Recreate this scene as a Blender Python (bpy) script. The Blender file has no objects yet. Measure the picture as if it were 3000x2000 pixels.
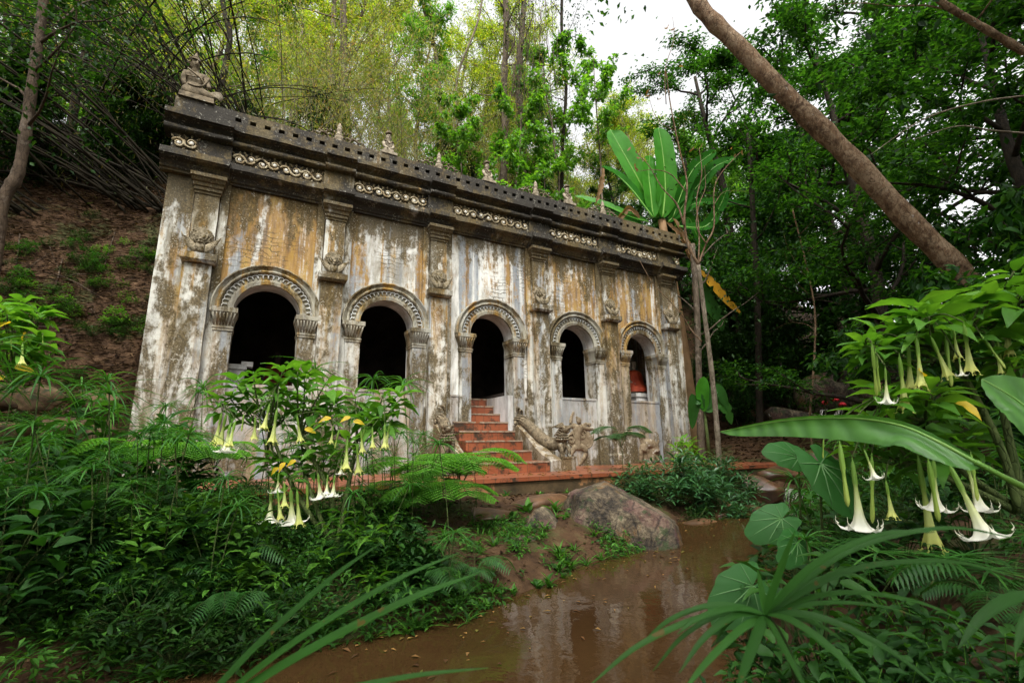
import bpy, math, random
import numpy as np
from mathutils import Vector, Matrix
S = bpy.context.scene
COL = S.collection
PI = math.pi
R_ = math.radians
# ---------------------------------------------------------------- camera
cF, cYAW, cPIT, cROL = 1396.3, .5078, .2147, -.0145
CAM = np.array([.944, -9.473, .496])
vF = np.array([math.sin(cYAW)*math.cos(cPIT), math.cos(cYAW)*math.cos(cPIT), math.sin(cPIT)])
_r = np.array([math.cos(cYAW), -math.sin(cYAW), 0]); _u = np.cross(_r, vF)
vR = math.cos(cROL)*_r + math.sin(cROL)*_u
vU = -math.sin(cROL)*_r + math.cos(cROL)*_u
cam_d = bpy.data.cameras.new('camera'); cam = bpy.data.objects.new('camera', cam_d); COL.objects.link(cam)
M = Matrix(((vR[0], vU[0], -vF[0], CAM[0]), (vR[1], vU[1], -vF[1], CAM[1]), (vR[2], vU[2], -vF[2], CAM[2]), (0, 0, 0, 1)))
cam.matrix_world = M
cam_d.sensor_width = 36; cam_d.lens = cF/3000*36; cam_d.clip_start = .05; cam_d.clip_end = 600
cam_d.dof.use_dof = True; cam_d.dof.focus_distance = 7.0; cam_d.dof.aperture_fstop = 5.0
S.camera = cam
# ---------------------------------------------------------------- sky, sun, exposure
W = bpy.data.worlds.new('World'); S.world = W; W.use_nodes = True
nt = W.node_tree; nt.nodes.clear()
SUN_EL, SUN_AZ = R_(58), R_(205)     # azimuth measured from +Y towards +X
sky = nt.nodes.new('ShaderNodeTexSky'); sky.sky_type = 'NISHITA'; sky.sun_disc = False
sky.sun_elevation = SUN_EL; sky.sun_rotation = SUN_AZ; sky.dust_density = 6; sky.air_density = 1.0; sky.ozone_density = 1
hs = nt.nodes.new('ShaderNodeHueSaturation'); hs.inputs['Saturation'].default_value = .04; hs.inputs['Value'].default_value = 2.4
bg = nt.nodes.new('ShaderNodeBackground'); bg.inputs[1].default_value = .15
wo = nt.nodes.new('ShaderNodeOutputWorld')
nt.links.new(sky.outputs[0], hs.inputs['Color']); nt.links.new(hs.outputs[0], bg.inputs[0]); nt.links.new(bg.outputs[0], wo.inputs[0])
sl = bpy.data.lights.new('sun', 'SUN'); sl.energy = 1.5; sl.angle = R_(14); sl.color = (1, .96, .9)
so = bpy.data.objects.new('sun', sl); COL.objects.link(so)
sdir = Vector((math.sin(SUN_AZ)*math.cos(SUN_EL), math.cos(SUN_AZ)*math.cos(SUN_EL), math.sin(SUN_EL)))
so.rotation_euler = sdir.to_track_quat('Z', 'Y').to_euler(); so.location = (0, -20, 30)
S.view_settings.view_transform = 'Standard'; S.view_settings.look = 'None'
S.view_settings.exposure = 0.36; S.view_settings.gamma = 1
# ---------------------------------------------------------------- helpers
def ray(x, y):
    x *= 3000/2352; y *= 3000/2352
    return vF + vR*(x-1500)/cF - vU*(y-1000)/cF
def D(x, y, t): return CAM + ray(x, y)*t            # a place t metres into the view
def Z(x, y, z):
    d = ray(x, y); return CAM + d*(z-CAM[2])/d[2]
def pxy(P):                                          # where a point falls in the view, and how far
    d = np.asarray(P, float)-CAM; q = d @ vF; return (1500+cF*(d @ vR)/q)*.784, (1000-cF*(d @ vU)/q)*.784, q
def nrm(v):
    v = np.asarray(v, float); return v/(np.linalg.norm(v, axis=-1, keepdims=True)+1e-9)
def vnoise(p, sc=1., seed=0):                       # smooth value noise on (N,3)
    p = np.asarray(p, float)*sc + seed*17.3
    i = np.floor(p).astype(np.int64); f = p-i; f = f*f*(3-2*f)
    def h(a, b, c):
        n = (a*374761393 + b*668265263 + c*2147483647 + seed*974711) & 0x7fffffff
        n = ((n ^ (n >> 13))*1274126177) & 0x7fffffff
        return ((n ^ (n >> 16)) & 0xffff)/65535.
    r = 0
    for dx in (0, 1):
        for dy in (0, 1):
            for dz in (0, 1):
                w = (f[..., 0] if dx else 1-f[..., 0])*(f[..., 1] if dy else 1-f[..., 1])*(f[..., 2] if dz else 1-f[..., 2])
                r = r + w*h(i[..., 0]+dx, i[..., 1]+dy, i[..., 2]+dz)
    return r
def fbm(p, sc=1., seed=0, o=4):
    r = 0; a = .5
    for k in range(o):
        r = r + a*vnoise(p, sc*2**k, seed+k); a *= .5
    return r
def tag(o, label=None, cat=None, group=None, kind=None):
    for k, v in (('label', label), ('category', cat), ('group', group), ('kind', kind)):
        if v: o[k] = v
    return o
def link(name, me, parent=None):
    o = bpy.data.objects.new(name, me); COL.objects.link(o)
    if parent is not None: o.parent = parent
    return o
def empty(name, loc=(0, 0, 0), rz=0, parent=None):
    o = link(name, None, parent); o.location = loc; o.rotation_euler = (0, 0, rz); o.empty_display_size = .2
    return o
def arrmesh(name, V, F, mat, smooth=False):         # V (n,3), F (m,k) -> mesh data
    V = np.ascontiguousarray(V, np.float32); F = np.ascontiguousarray(F, np.int32)
    me = bpy.data.meshes.new(name); k = F.shape[1]
    me.vertices.add(len(V)); me.vertices.foreach_set('co', V.ravel())
    me.loops.add(F.size); me.loops.foreach_set('vertex_index', F.ravel())
    me.polygons.add(len(F)); me.polygons.foreach_set('loop_start', np.arange(0, F.size, k, dtype=np.int32))
    if smooth: me.polygons.foreach_set('use_smooth', np.ones(len(F), bool))
    me.update(calc_edges=True)
    if mat: me.materials.append(mat)
    return me
class MB:
    def __init__(s): s.v = []; s.f = []; s.n = 0; s.sm = []
    def add(s, V, F, smooth=False):
        V = [tuple(float(c) for c in p) for p in V]
        s.v += V; s.f += [tuple(int(i)+s.n for i in f) for f in F]; s.sm += [smooth]*len(F); s.n += len(V)
    def box(s, x0, x1, y0, y1, z0, z1):
        s.add([(x0,y0,z0),(x1,y0,z0),(x1,y1,z0),(x0,y1,z0),(x0,y0,z1),(x1,y0,z1),(x1,y1,z1),(x0,y1,z1)],
              [(0,3,2,1),(4,5,6,7),(0,1,5,4),(1,2,6,5),(2,3,7,6),(3,0,4,7)])
    def loft(s, rings, caps=True, smooth=False, closed=True):
        k = len(rings[0]); V = [p for r in rings for p in r]; F = []
        for i in range(len(rings)-1):
            for j in range(k if closed else k-1):
                a = i*k+j; b = i*k+(j+1) % k; F.append((a, b, b+k, a+k))
        if caps: F.append(tuple(range(k-1, -1, -1))); F.append(tuple((len(rings)-1)*k+j for j in range(k)))
        s.add(V, F, smooth)
    def rects(s, cx, prof, yb, jit=0):             # stacked rectangles: prof = (z, halfwidth or (x0,x1), depth towards viewer)
        rr = []
        for z, hx, d in prof:
            x0, x1 = (cx-hx, cx+hx) if not isinstance(hx, tuple) else (cx+hx[0], cx+hx[1])
            rr.append([(x0, -d, z), (x1, -d, z), (x1, yb, z), (x0, yb, z)])
        s.loft(rr)
    def tube(s, pts, rad, n=6, caps=True, flat=None, smooth=True):
        P = np.asarray(pts, float); m = len(P); r = np.full(m, rad) if np.isscalar(rad) else np.asarray(rad, float)
        T = np.gradient(P, axis=0); T = nrm(T)
        ref = np.array([0, 0, 1.]) if abs(T[:, 2]).mean() < .8 else np.array([0, 1., 0])
        A = nrm(np.cross(T, ref)); B = np.cross(T, A)
        rings = []
        for i in range(m):
            a = np.arange(n)*2*PI/n
            q = P[i] + r[i]*(np.cos(a)[:, None]*A[i] + np.sin(a)[:, None]*B[i])
            rings.append(q)
        if flat is not None:                        # (axis, factor, plane): squash onto a wall
            ax, fac, pl = flat
            for q in rings: q[:, ax] = pl + (q[:, ax]-pl)*fac
        s.loft([list(map(tuple, q)) for q in rings], caps, smooth)
    def lathe(s, prof, c=(0, 0, 0), n=14):
        s.loft([[(c[0]+r*math.cos(2*PI*j/n), c[1]+r*math.sin(2*PI*j/n), c[2]+z) for j in range(n)] for r, z in prof], True, True)
    def ball(s, c, r, n=10, m=7, rot=None):
        r = (r, r, r) if np.isscalar(r) else r; rr = []
        for i in range(m+1):
            ph = -PI/2+PI*i/m; cc = max(math.cos(ph), .02)
            rr.append([np.array((r[0]*cc*math.cos(2*PI*j/n), r[1]*cc*math.sin(2*PI*j/n), r[2]*math.sin(ph))) for j in range(n)])
        if rot is not None: rr = [[rot @ p for p in q] for q in rr]
        s.loft([[tuple(np.array(c)+p) for p in q] for q in rr], True, True)
    def mesh(s, name, mat):
        me = bpy.data.meshes.new(name); me.from_pydata(s.v, [], s.f)
        me.polygons.foreach_set('use_smooth', s.sm); me.update()
        if mat: me.materials.append(mat)
        return me
    def build(s, name, mat, parent=None): return link(name, s.mesh(name, mat), parent)
def rotm(ax, a):
    return np.array(Matrix.Rotation(a, 3, ax))
def curve(pts, n=12):                               # smooth curve through points
    P = np.asarray(pts, float); m = len(P)
    Q = np.vstack([2*P[0]-P[1], P, 2*P[-1]-P[-2]]); out = []
    for i in range(m-1):
        p0, p1, p2, p3 = Q[i:i+4]
        for t in np.linspace(0, 1, n, endpoint=False):
            out.append(.5*((2*p1)+(-p0+p2)*t+(2*p0-5*p1+4*p2-p3)*t*t+(-p0+3*p1-3*p2+p3)*t**3))
    out.append(P[-1]); return np.array(out)
# ---- leaf templates: x along, y across, z up
def Tp(v, f): return np.array(v, float), f
T_Q = Tp([(0,0,0,0),(.4,.5,0,.2),(1,0,-.1,0),(.4,-.5,0,.2)], [(0,1,2),(0,2,3)])
def T_long(seg=4, droop=.25, fold=.08, shape='ell', wav=0):
    V = []; F = []
    for i in range(seg+1):
        t = i/seg
        w = {'ell': math.sin(PI*min(max(t, .03), .985)**.85)*.5, 'strap': .5*min(1, t*6+.5)*(1-t**4)+.02, 'ovate': .5*math.sin(PI*min(max(t,.04),.98)**.65)}[shape]
        z = -droop*t*t + .04*math.sin(3*t); wv = wav*math.sin(i*2.4)
        V += [(t, w, z+wv, fold*w*4), (t, 0, z, 0), (t, -w, z-wv, fold*w*4)]
    for i in range(seg):
        a = 3*i; F += [(a, a+3, a+4), (a, a+4, a+1), (a+1, a+4, a+5), (a+1, a+5, a+2)]
    return Tp(V, F)
T_E = T_long(3, .25, .1, 'ell'); T_E2 = T_long(5, .3, .12, 'ovate', .03); T_S = T_long(4, .35, .12, 'strap'); T_B = T_long(2, .3, .1, 'ell')
def leaves(T, pos, dr, up, ln, wd):                 # -> V, F for arrmesh; arrays of N
    tv, tf = T; pos = np.asarray(pos); N = len(pos)
    dr = nrm(dr); sd = nrm(np.cross(up, dr)); up = np.cross(dr, sd)
    ln = np.broadcast_to(ln, N)[:, None, None]; wd = np.broadcast_to(wd, N)[:, None, None]
    V = pos[:, None, :] + ln*tv[None, :, 0, None]*dr[:, None, :] + wd*tv[None, :, 1, None]*sd[:, None, :] + (ln*tv[None, :, 2, None]+wd*tv[None, :, 3, None])*up[:, None, :]
    F = np.array(tf)[None] + (np.arange(N)*len(tv))[:, None, None]
    return V.reshape(-1, 3), F.reshape(-1, len(tf[0]))
def cat(parts):
    V = []; F = []; n = 0
    for v, f in parts: V.append(v); F.append(f+n); n += len(v)
    return np.vstack(V), np.vstack(F)
# ---------------------------------------------------------------- materials
class NT:
    def __init__(s, name):
        s.m = bpy.data.materials.new(name); s.m.use_nodes = True; s.t = s.m.node_tree; s.n = s.t.nodes
        s.b = s.n['Principled BSDF']; s.out = s.n['Material Output']
        s.co = s.n.new('ShaderNodeTexCoord').outputs['Object']
    def lk(s, a, b):
        if isinstance(a, (int, float)): b.default_value = a
        elif isinstance(a, tuple): b.default_value = a if len(a) == 4 else (*a, 1)
        else: s.t.links.new(a, b)
    def mp(s, sc, loc=(0, 0, 0), rot=(0,0,0)):
        n = s.n.new('ShaderNodeMapping'); s.t.links.new(s.co, n.inputs[0]); n.inputs['Scale'].default_value = sc; n.inputs['Location'].default_value = loc; n.inputs['Rotation'].default_value = rot
        return n.outputs[0]
    def noise(s, sc=(1, 1, 1), scale=1., det=6, rough=.6, dist=0., loc=(0, 0, 0)):
        n = s.n.new('ShaderNodeTexNoise'); n.inputs['Scale'].default_value = scale; n.inputs['Detail'].default_value = det
        n.inputs['Roughness'].default_value = rough; n.inputs['Distortion'].default_value = dist
        s.t.links.new(s.mp(sc, loc), n.inputs['Vector']); return n.outputs['Fac']
    def voro(s, sc=(1,1,1), scale=5., feat='F1'):
        n = s.n.new('ShaderNodeTexVoronoi'); n.feature = feat; n.inputs['Scale'].default_value = scale
        s.t.links.new(s.mp(sc), n.inputs['Vector']); return n.outputs['Distance']
    def step(s, f, a, b):
        n = s.n.new('ShaderNodeMapRange'); n.interpolation_type = 'SMOOTHSTEP'; s.lk(f, n.inputs[0])
        n.inputs[1].default_value = a; n.inputs[2].default_value = b; return n.outputs[0]
    def ma(s, op, a, b=0., c=None):
        n = s.n.new('ShaderNodeMath'); n.operation = op; s.lk(a, n.inputs[0]); s.lk(b, n.inputs[1])
        if c is not None: s.lk(c, n.inputs[2])
        return n.outputs[0]
    def mix(s, a, b, f, mode='MIX'):
        n = s.n.new('ShaderNodeMix'); n.data_type = 'RGBA'; n.blend_type = mode
        s.lk(f, n.inputs[0]); s.lk(a, n.inputs[6]); s.lk(b, n.inputs[7]); return n.outputs[2]
    def ramp(s, f, st):
        n = s.n.new('ShaderNodeValToRGB'); e = n.color_ramp.elements
        while len(e) < len(st): e.new(.5)
        for i, (p, c) in enumerate(st): e[i].position = p; e[i].color = (*c, 1)
        s.lk(f, n.inputs[0]); return n.outputs[0]
    def sep(s, i):
        n = s.n.new('ShaderNodeSeparateXYZ'); s.t.links.new(s.co, n.inputs[0]); return n.outputs[i]
    def bump(s, h, st=.4, d=.02):
        n = s.n.new('ShaderNodeBump'); n.inputs['Strength'].default_value = st; n.inputs['Distance'].default_value = d
        s.lk(h, n.inputs['Height']); s.t.links.new(n.outputs[0], s.b.inputs['Normal'])
    def done(s, col, rough=.8, spec=.3):
        s.lk(col, s.b.inputs['Base Color']); s.lk(rough, s.b.inputs['Roughness']); s.b.inputs['Specular IOR Level'].default_value = spec
        return s.m
def leafmat(name, cols, tr=.35, rough=.45, spec=.35, vein=None, spots=None):
    t = NT(name); g = t.n.new('ShaderNodeNewGeometry'); oi = t.n.new('ShaderNodeObjectInfo')
    r = t.ma('FRACT', t.ma('ADD', g.outputs['Random Per Island'], t.ma('MULTIPLY', oi.outputs['Random'], .37)))
    n = len(cols); c = t.ramp(r, [(i/(n-1) if n > 1 else 0, q) for i, q in enumerate(cols)])
    ns = t.noise((1, 1, 1), 3., 3); c = t.mix(c, (.01, .02, 0), t.ma('MULTIPLY', t.step(ns, .4, .75), .3))
    if spots: c = t.mix(c, spots, t.step(t.noise((1,1,1), 26., 3), .66, .7))
    tb = t.n.new('ShaderNodeBsdfTranslucent'); t.lk(t.mix(c, (1.5, 1.45, .55), 1, 'MULTIPLY'), tb.inputs[0])
    mx = t.n.new('ShaderNodeMixShader'); mx.inputs[0].default_value = tr
    t.done(c, rough, spec); t.lk(t.b.outputs[0], mx.inputs[1]); t.lk(tb.outputs[0], mx.inputs[2]); t.lk(mx.outputs[0], t.out.inputs[0])
    return t.m
def barkmat(name, a, b, c=None, sc=8., patch=.6, lich=None):
    t = NT(name); n1 = t.noise((1, 1, .5), sc, 10, .72, .3); col = t.ramp(n1, [(.34, a), (.66, b)])
    if c: col = t.mix(col, c, t.ma('MULTIPLY', t.step(t.ma('ADD', t.ma('MULTIPLY', t.noise((1, 1, .8), sc*1.2, 10, .75, .6, (3, 1, 7)), .75), t.ma('MULTIPLY', t.noise((1, 1, 1), sc*.25, 3), .25)), patch-.05, patch+.07), .8))
    cr = t.voro((1, 1, .45), sc*2.2, 'DISTANCE_TO_EDGE'); col = t.mix(col, tuple(q*.45 for q in a), t.ma('MULTIPLY', t.ma('SUBTRACT', 1., t.step(cr, .0, .05)), .55))
    col = t.mix(col, tuple(q*.5 for q in a), t.ma('MULTIPLY', t.step(t.noise((1, 1, 1), sc*.5, 6, .7, .5, (1, 6, 3)), .56, .66), .6))
    if lich: col = t.mix(col, lich, t.step(t.noise((1, 1, 1), sc*1.1, 6, .7, 0, (9, 4, 2)), .65, .68))
    t.bump(t.ma('ADD', n1, t.ma('MULTIPLY', t.step(cr, 0, .06), .4)), .8, .02); return t.done(col, .85, .15)
def plaster(name, ochre=.5, mould=.5, dark=.5, brick=.4, white=(.62, .61, .55), base_dark=0., grey=.5, topz=5.2, warm=0., bays=False):
    t = NT(name); z = t.sep(2)
    big = t.noise((1, 1, .6), .9, 6, .6); fine = t.noise((1, 1, .75), 6.5, 12, .74); speck = t.noise((1, 1, 1), 32., 6, .7)
    col = t.ramp(t.noise((1, 1, .5), 2.2, 8, .65), [(.32, tuple(q*.55 for q in white)), (.5, white), (.8, tuple(min(1, q*1.1) for q in white))])
    col = t.mix(col, (.15, .12, .065), t.ma('MULTIPLY', t.step(t.noise((1.6, 1.6, .45), 1.7, 9, .72, .3, (3, 1, 4)), .44, .62), .35+.5*mould))
    # plaster lost in brick courses
    bt = t.n.new('ShaderNodeTexBrick'); wv = t.n.new('ShaderNodeVectorMath'); wv.operation = 'ADD'
    mpx = t.n.new('ShaderNodeCombineXYZ'); t.lk(t.ma('ADD', t.sep(0), t.ma('MULTIPLY', t.sep(1), .7)), mpx.inputs[0]); t.lk(z, mpx.inputs[1])
    nv = t.n.new('ShaderNodeTexNoise'); nv.inputs['Scale'].default_value = 4; t.lk(t.co, nv.inputs[0]); sc = t.n.new('ShaderNodeVectorMath'); sc.operation = 'SCALE'; sc.inputs['Scale'].default_value = .22
    t.lk(nv.outputs['Color'], sc.inputs[0]); t.lk(mpx.outputs[0], wv.inputs[0]); t.lk(sc.outputs[0], wv.inputs[1]); t.lk(wv.outputs[0], bt.inputs['Vector'])
    bt.inputs['Scale'].default_value = 1; bt.inputs['Brick Width'].default_value = .26; bt.inputs['Row Height'].default_value = .085
    bt.inputs['Mortar Size'].default_value = .010; bt.inputs['Mortar Smooth'].default_value = .5
    mort = bt.outputs['Fac']
    # vertical run-off: grey-blue and ochre
    st1 = t.ma('ADD', t.ma('MULTIPLY', t.noise((3.4, 3.4, .22), 1.1, 6, .65, .5, (4, 0, 1)), .72), t.ma('MULTIPLY', t.noise((.45, .45, .1), 1., 2, .5, 0, (8.3, 0, 2)), .28)); st2 = t.noise((3.6, 3.6, .10), 1.0, 6, .62, .2, (11, 2, 5))
    g = t.ma('MULTIPLY', t.step(st2, .47, .60), grey)
    col = t.mix(col, t.ramp(fine, [(.3, (.10, .115, .13)), (.7, (.30, .32, .33))]), g)
    lowf = t.step(t.ma('ADD', z, t.ma('MULTIPLY', big, 1.6)), 2.2, 4.4)
    if bays:                                        # some bays are far more rust-stained than others
        sh = t.ramp(t.ma('DIVIDE', t.sep(0), 12.), [(.0, (.8,)*3), (.02, (1,)*3), (.165, (.95,)*3), (.20, (.42,)*3), (.30, (.30,)*3), (.34, (.55,)*3), (.38, (.25,)*3), (.52, (.30,)*3), (.585, (.95,)*3), (.74, (.90,)*3), (.78, (.55,)*3), (.92, (.75,)*3)])
        st1 = t.ma('ADD', st1, t.ma('MULTIPLY_ADD', sh, .19, -.165))
    o = t.ma('MULTIPLY', t.step(t.ma('ADD', st1, t.ma('MULTIPLY', fine, .42)), .765-.22*ochre, .86-.22*ochre), t.ma('MULTIPLY_ADD', lowf, .65, .35))
    col = t.mix(col, t.ramp(t.noise((4, 4, .5), 2., 6), [(.33, (.09, .042, .005)), (.5, (.25, .125, .010)), (.66, (.33, .20, .025)), (.8, (.42, .36, .22))]), t.ma('MULTIPLY', o, .88 if ochre > .2 else ochre*3))
    col = t.mix(col, (.06, .045, .02), t.ma('MULTIPLY', t.ma('MULTIPLY', mort, brick), t.step(t.noise((1, 1, .7), 1.3, 4, .6, 0, (2, 8, 3)), .50, .60)))
    # mould: heavier at the top under the cornice, at the foot, and in patches
    top = t.step(z, topz-1.1, topz+.15); foot = t.step(t.ma('MULTIPLY', z, -1), -1.2, .1)
    bias = t.ma('ADD', t.ma('MULTIPLY', top, .13), t.ma('MULTIPLY', foot, .07))
    mm = t.ma('ADD', t.ma('ADD', t.ma('MULTIPLY', fine, .38), t.ma('MULTIPLY', t.noise((2.2, 2.2, .6), 1.2, 8, .68, .4, (7, 7, 0)), .62)), bias)
    th = .655-.20*mould
    col = t.mix(col, t.ramp(speck, [(.32, (.022, .018, .007)), (.52, (.075, .052, .018)), (.72, (.17, .13, .06))]), t.ma('MULTIPLY', t.step(mm, th, th+.09), .93))
    col = t.mix(col, (.022, .02, .017), t.ma('MULTIPLY', t.step(t.ma('ADD', t.ma('MULTIPLY', big, .6), t.ma('MULTIPLY', fine, .4)), .72-.3*dark, .80-.3*dark), .9))
    sp = t.ma('MULTIPLY', t.step(t.ma('ADD', t.ma('MULTIPLY', speck, .55), t.ma('MULTIPLY', fine, .45)), .565, .60), .7)
    col = t.mix(col, tuple(q*.9 for q in white), t.ma('MULTIPLY', sp, t.step(big, .35, .55)))
    if warm: col = t.mix(col, (.30, .17, .075), warm)
    h = t.ma('ADD', t.ma('MULTIPLY', fine, .5), t.ma('MULTIPLY', speck, .35)); h = t.ma('SUBTRACT', h, t.ma('MULTIPLY', mort, .12*brick))
    t.bump(h, .55, .03); return t.done(col, .85, .25)
def simple(name, a, b, sc=6., rough=.8, spec=.3, bump=.4, c=None, patch=.6):
    t = NT(name); n = t.noise((1, 1, 1), sc, 8, .65); col = t.ramp(n, [(.32, a), (.68, b)])
    if c: col = t.mix(col, c, t.step(t.noise((1, 1, 1), sc*.6, 6, .65, .3, (5, 3, 8)), patch, patch+.06))
    if bump: t.bump(n, bump, .02)
    return t.done(col, rough, spec)
m_wall = plaster('stained_plaster', .74, .62, .12, .8, grey=.9, white=(.60, .59, .54), bays=True)
m_pil = plaster('pilaster_plaster', .42, .96, .14, .15, grey=.8, white=(.50, .49, .43))
m_low = plaster('lower_plaster', .4, .66, .12, .0, grey=.8, white=(.36, .35, .32), topz=9)
m_cor = plaster('blackened_cornice', .30, .84, .88, .0, white=(.36, .34, .28), grey=.5)
m_arc = plaster('mossy_arch_stone', .32, .90, .26, .0, white=(.33, .31, .24), grey=.3)
m_loop = plaster('arch_loop_plaster', .1, .5, .0, .0, white=(.46, .46, .43), grey=.3, topz=9)
m_reveal = plaster('reveal_plaster', .1, .34, .0, .0, white=(.55, .53, .50), grey=.3, topz=9)
m_carv = simple('carved_stucco', (.07, .055, .03), (.30, .25, .165), 22., .85, .25, .8, (.12, .085, .03), .55)
m_scroll = simple('scroll_stucco', (.15, .09, .025), (.46, .40, .27), 9., .8, .3, .7, (.05, .038, .02), .56)
m_boss = simple('scroll_centre_plaster', (.45, .43, .37), (.66, .63, .56), 9., .8, .3, .3, (.20,.11,.03), .6)
m_stat = simple('weathered_statue_stucco', (.04, .03, .016), (.20, .155, .095), 14., .85, .25, .8, (.30, .29, .24), .6)
m_fin = simple('finial_stucco', (.10, .075, .04), (.34, .29, .21), 10., .8, .3, .5, (.07, .055, .03), .58)
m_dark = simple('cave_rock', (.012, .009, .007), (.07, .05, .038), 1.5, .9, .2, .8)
# ================================================================ the hall
PX = [0, 2.17, 4.34, 6.93, 9.10, 11.27]
AX = [(PX[i]+PX[i+1])/2+.04 for i in range(5)]
XL, XR = -.62, 11.86
rng = np.random.default_rng(5)
hall = empty('arcaded_hall', (0, 0, 0))
tag(hall, 'weathered stained plaster hall with five round arches, black cornice and red tiled stairs', 'building')
def nh(x, y, z): return 0
# --- front wall with arches, thickness .4
RA, ZS = .54, 2.9
w = MB(); TH = .4
edges = [XL]+[(PX[i]) for i in range(1, 5)]+[XR]
for i, xc in enumerate(AX):
    rv = MB(); x0, x1 = edges[i], edges[i+1]; zb = 0. if i == 2 else 1.6
    for y, fl in ((0, 1), (TH, -1)):
        def q(a, b, c, d): w.add([(a, y, c), (b, y, c), (b, y, d), (a, y, d)], [(0, 1, 2, 3)[::fl]])
        q(x0, xc-RA, -.3, 6.0); q(xc+RA, x1, -.3, 6.0)
        if zb > 0: q(xc-RA, xc+RA, -.3, zb)
        n = 28; th = [PI-PI*k/n for k in range(n+1)]
        for k in range(n):
            a, b = th[k], th[k+1]; xa, xb = xc+RA*math.cos(a), xc+RA*math.cos(b); za, zc = ZS+RA*math.sin(a), ZS+RA*math.sin(b)
            w.add([(xa, y, za), (xb, y, zc), (xb, y, 6.0), (xa, y, 6.0)], [(0, 1, 2, 3)[::fl]])
    prof = [(xc-RA, zb), (xc-RA, ZS)]+[(xc+RA*math.cos(t), ZS+RA*math.sin(t)) for t in th[1:-1]]+[(xc+RA, ZS), (xc+RA, zb)]
    for k in range(len(prof)-1):
        (a, b), (c, d) = prof[k:k+2]; rv.add([(a, 0, b), (c, 0, d), (c, TH, d), (a, TH, b)], [(0, 1, 2, 3)])
    if zb: rv.add([(xc-RA, 0, zb), (xc+RA, 0, zb), (xc+RA, TH, zb), (xc-RA, TH, zb)], [(0, 1, 2, 3)])
    rv.build('arch_reveal', m_reveal, hall)
w.build('front_wall', m_wall, hall)
s = MB()                                            # side walls, rear wall, roof, floor
s.box(XL, XL+.35, TH+.002, 4.2, -.3, 6.1); s.build('side_wall', m_wall, hall); s = MB(); s.box(XR-.35, XR, TH+.002, 4.2, -.3, 6.1)
s.build('side_wall', m_wall, hall)
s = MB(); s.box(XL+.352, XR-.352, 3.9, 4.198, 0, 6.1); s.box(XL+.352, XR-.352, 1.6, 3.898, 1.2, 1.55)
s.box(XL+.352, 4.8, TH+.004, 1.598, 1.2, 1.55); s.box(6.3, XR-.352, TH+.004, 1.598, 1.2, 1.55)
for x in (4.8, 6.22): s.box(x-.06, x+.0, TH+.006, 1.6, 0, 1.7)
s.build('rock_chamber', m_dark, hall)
s = MB(); s.box(XL+.02, XR-.02, .02, 4.3, 6.105, 6.22); s.build('roof_slab', m_cor, hall)
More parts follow.
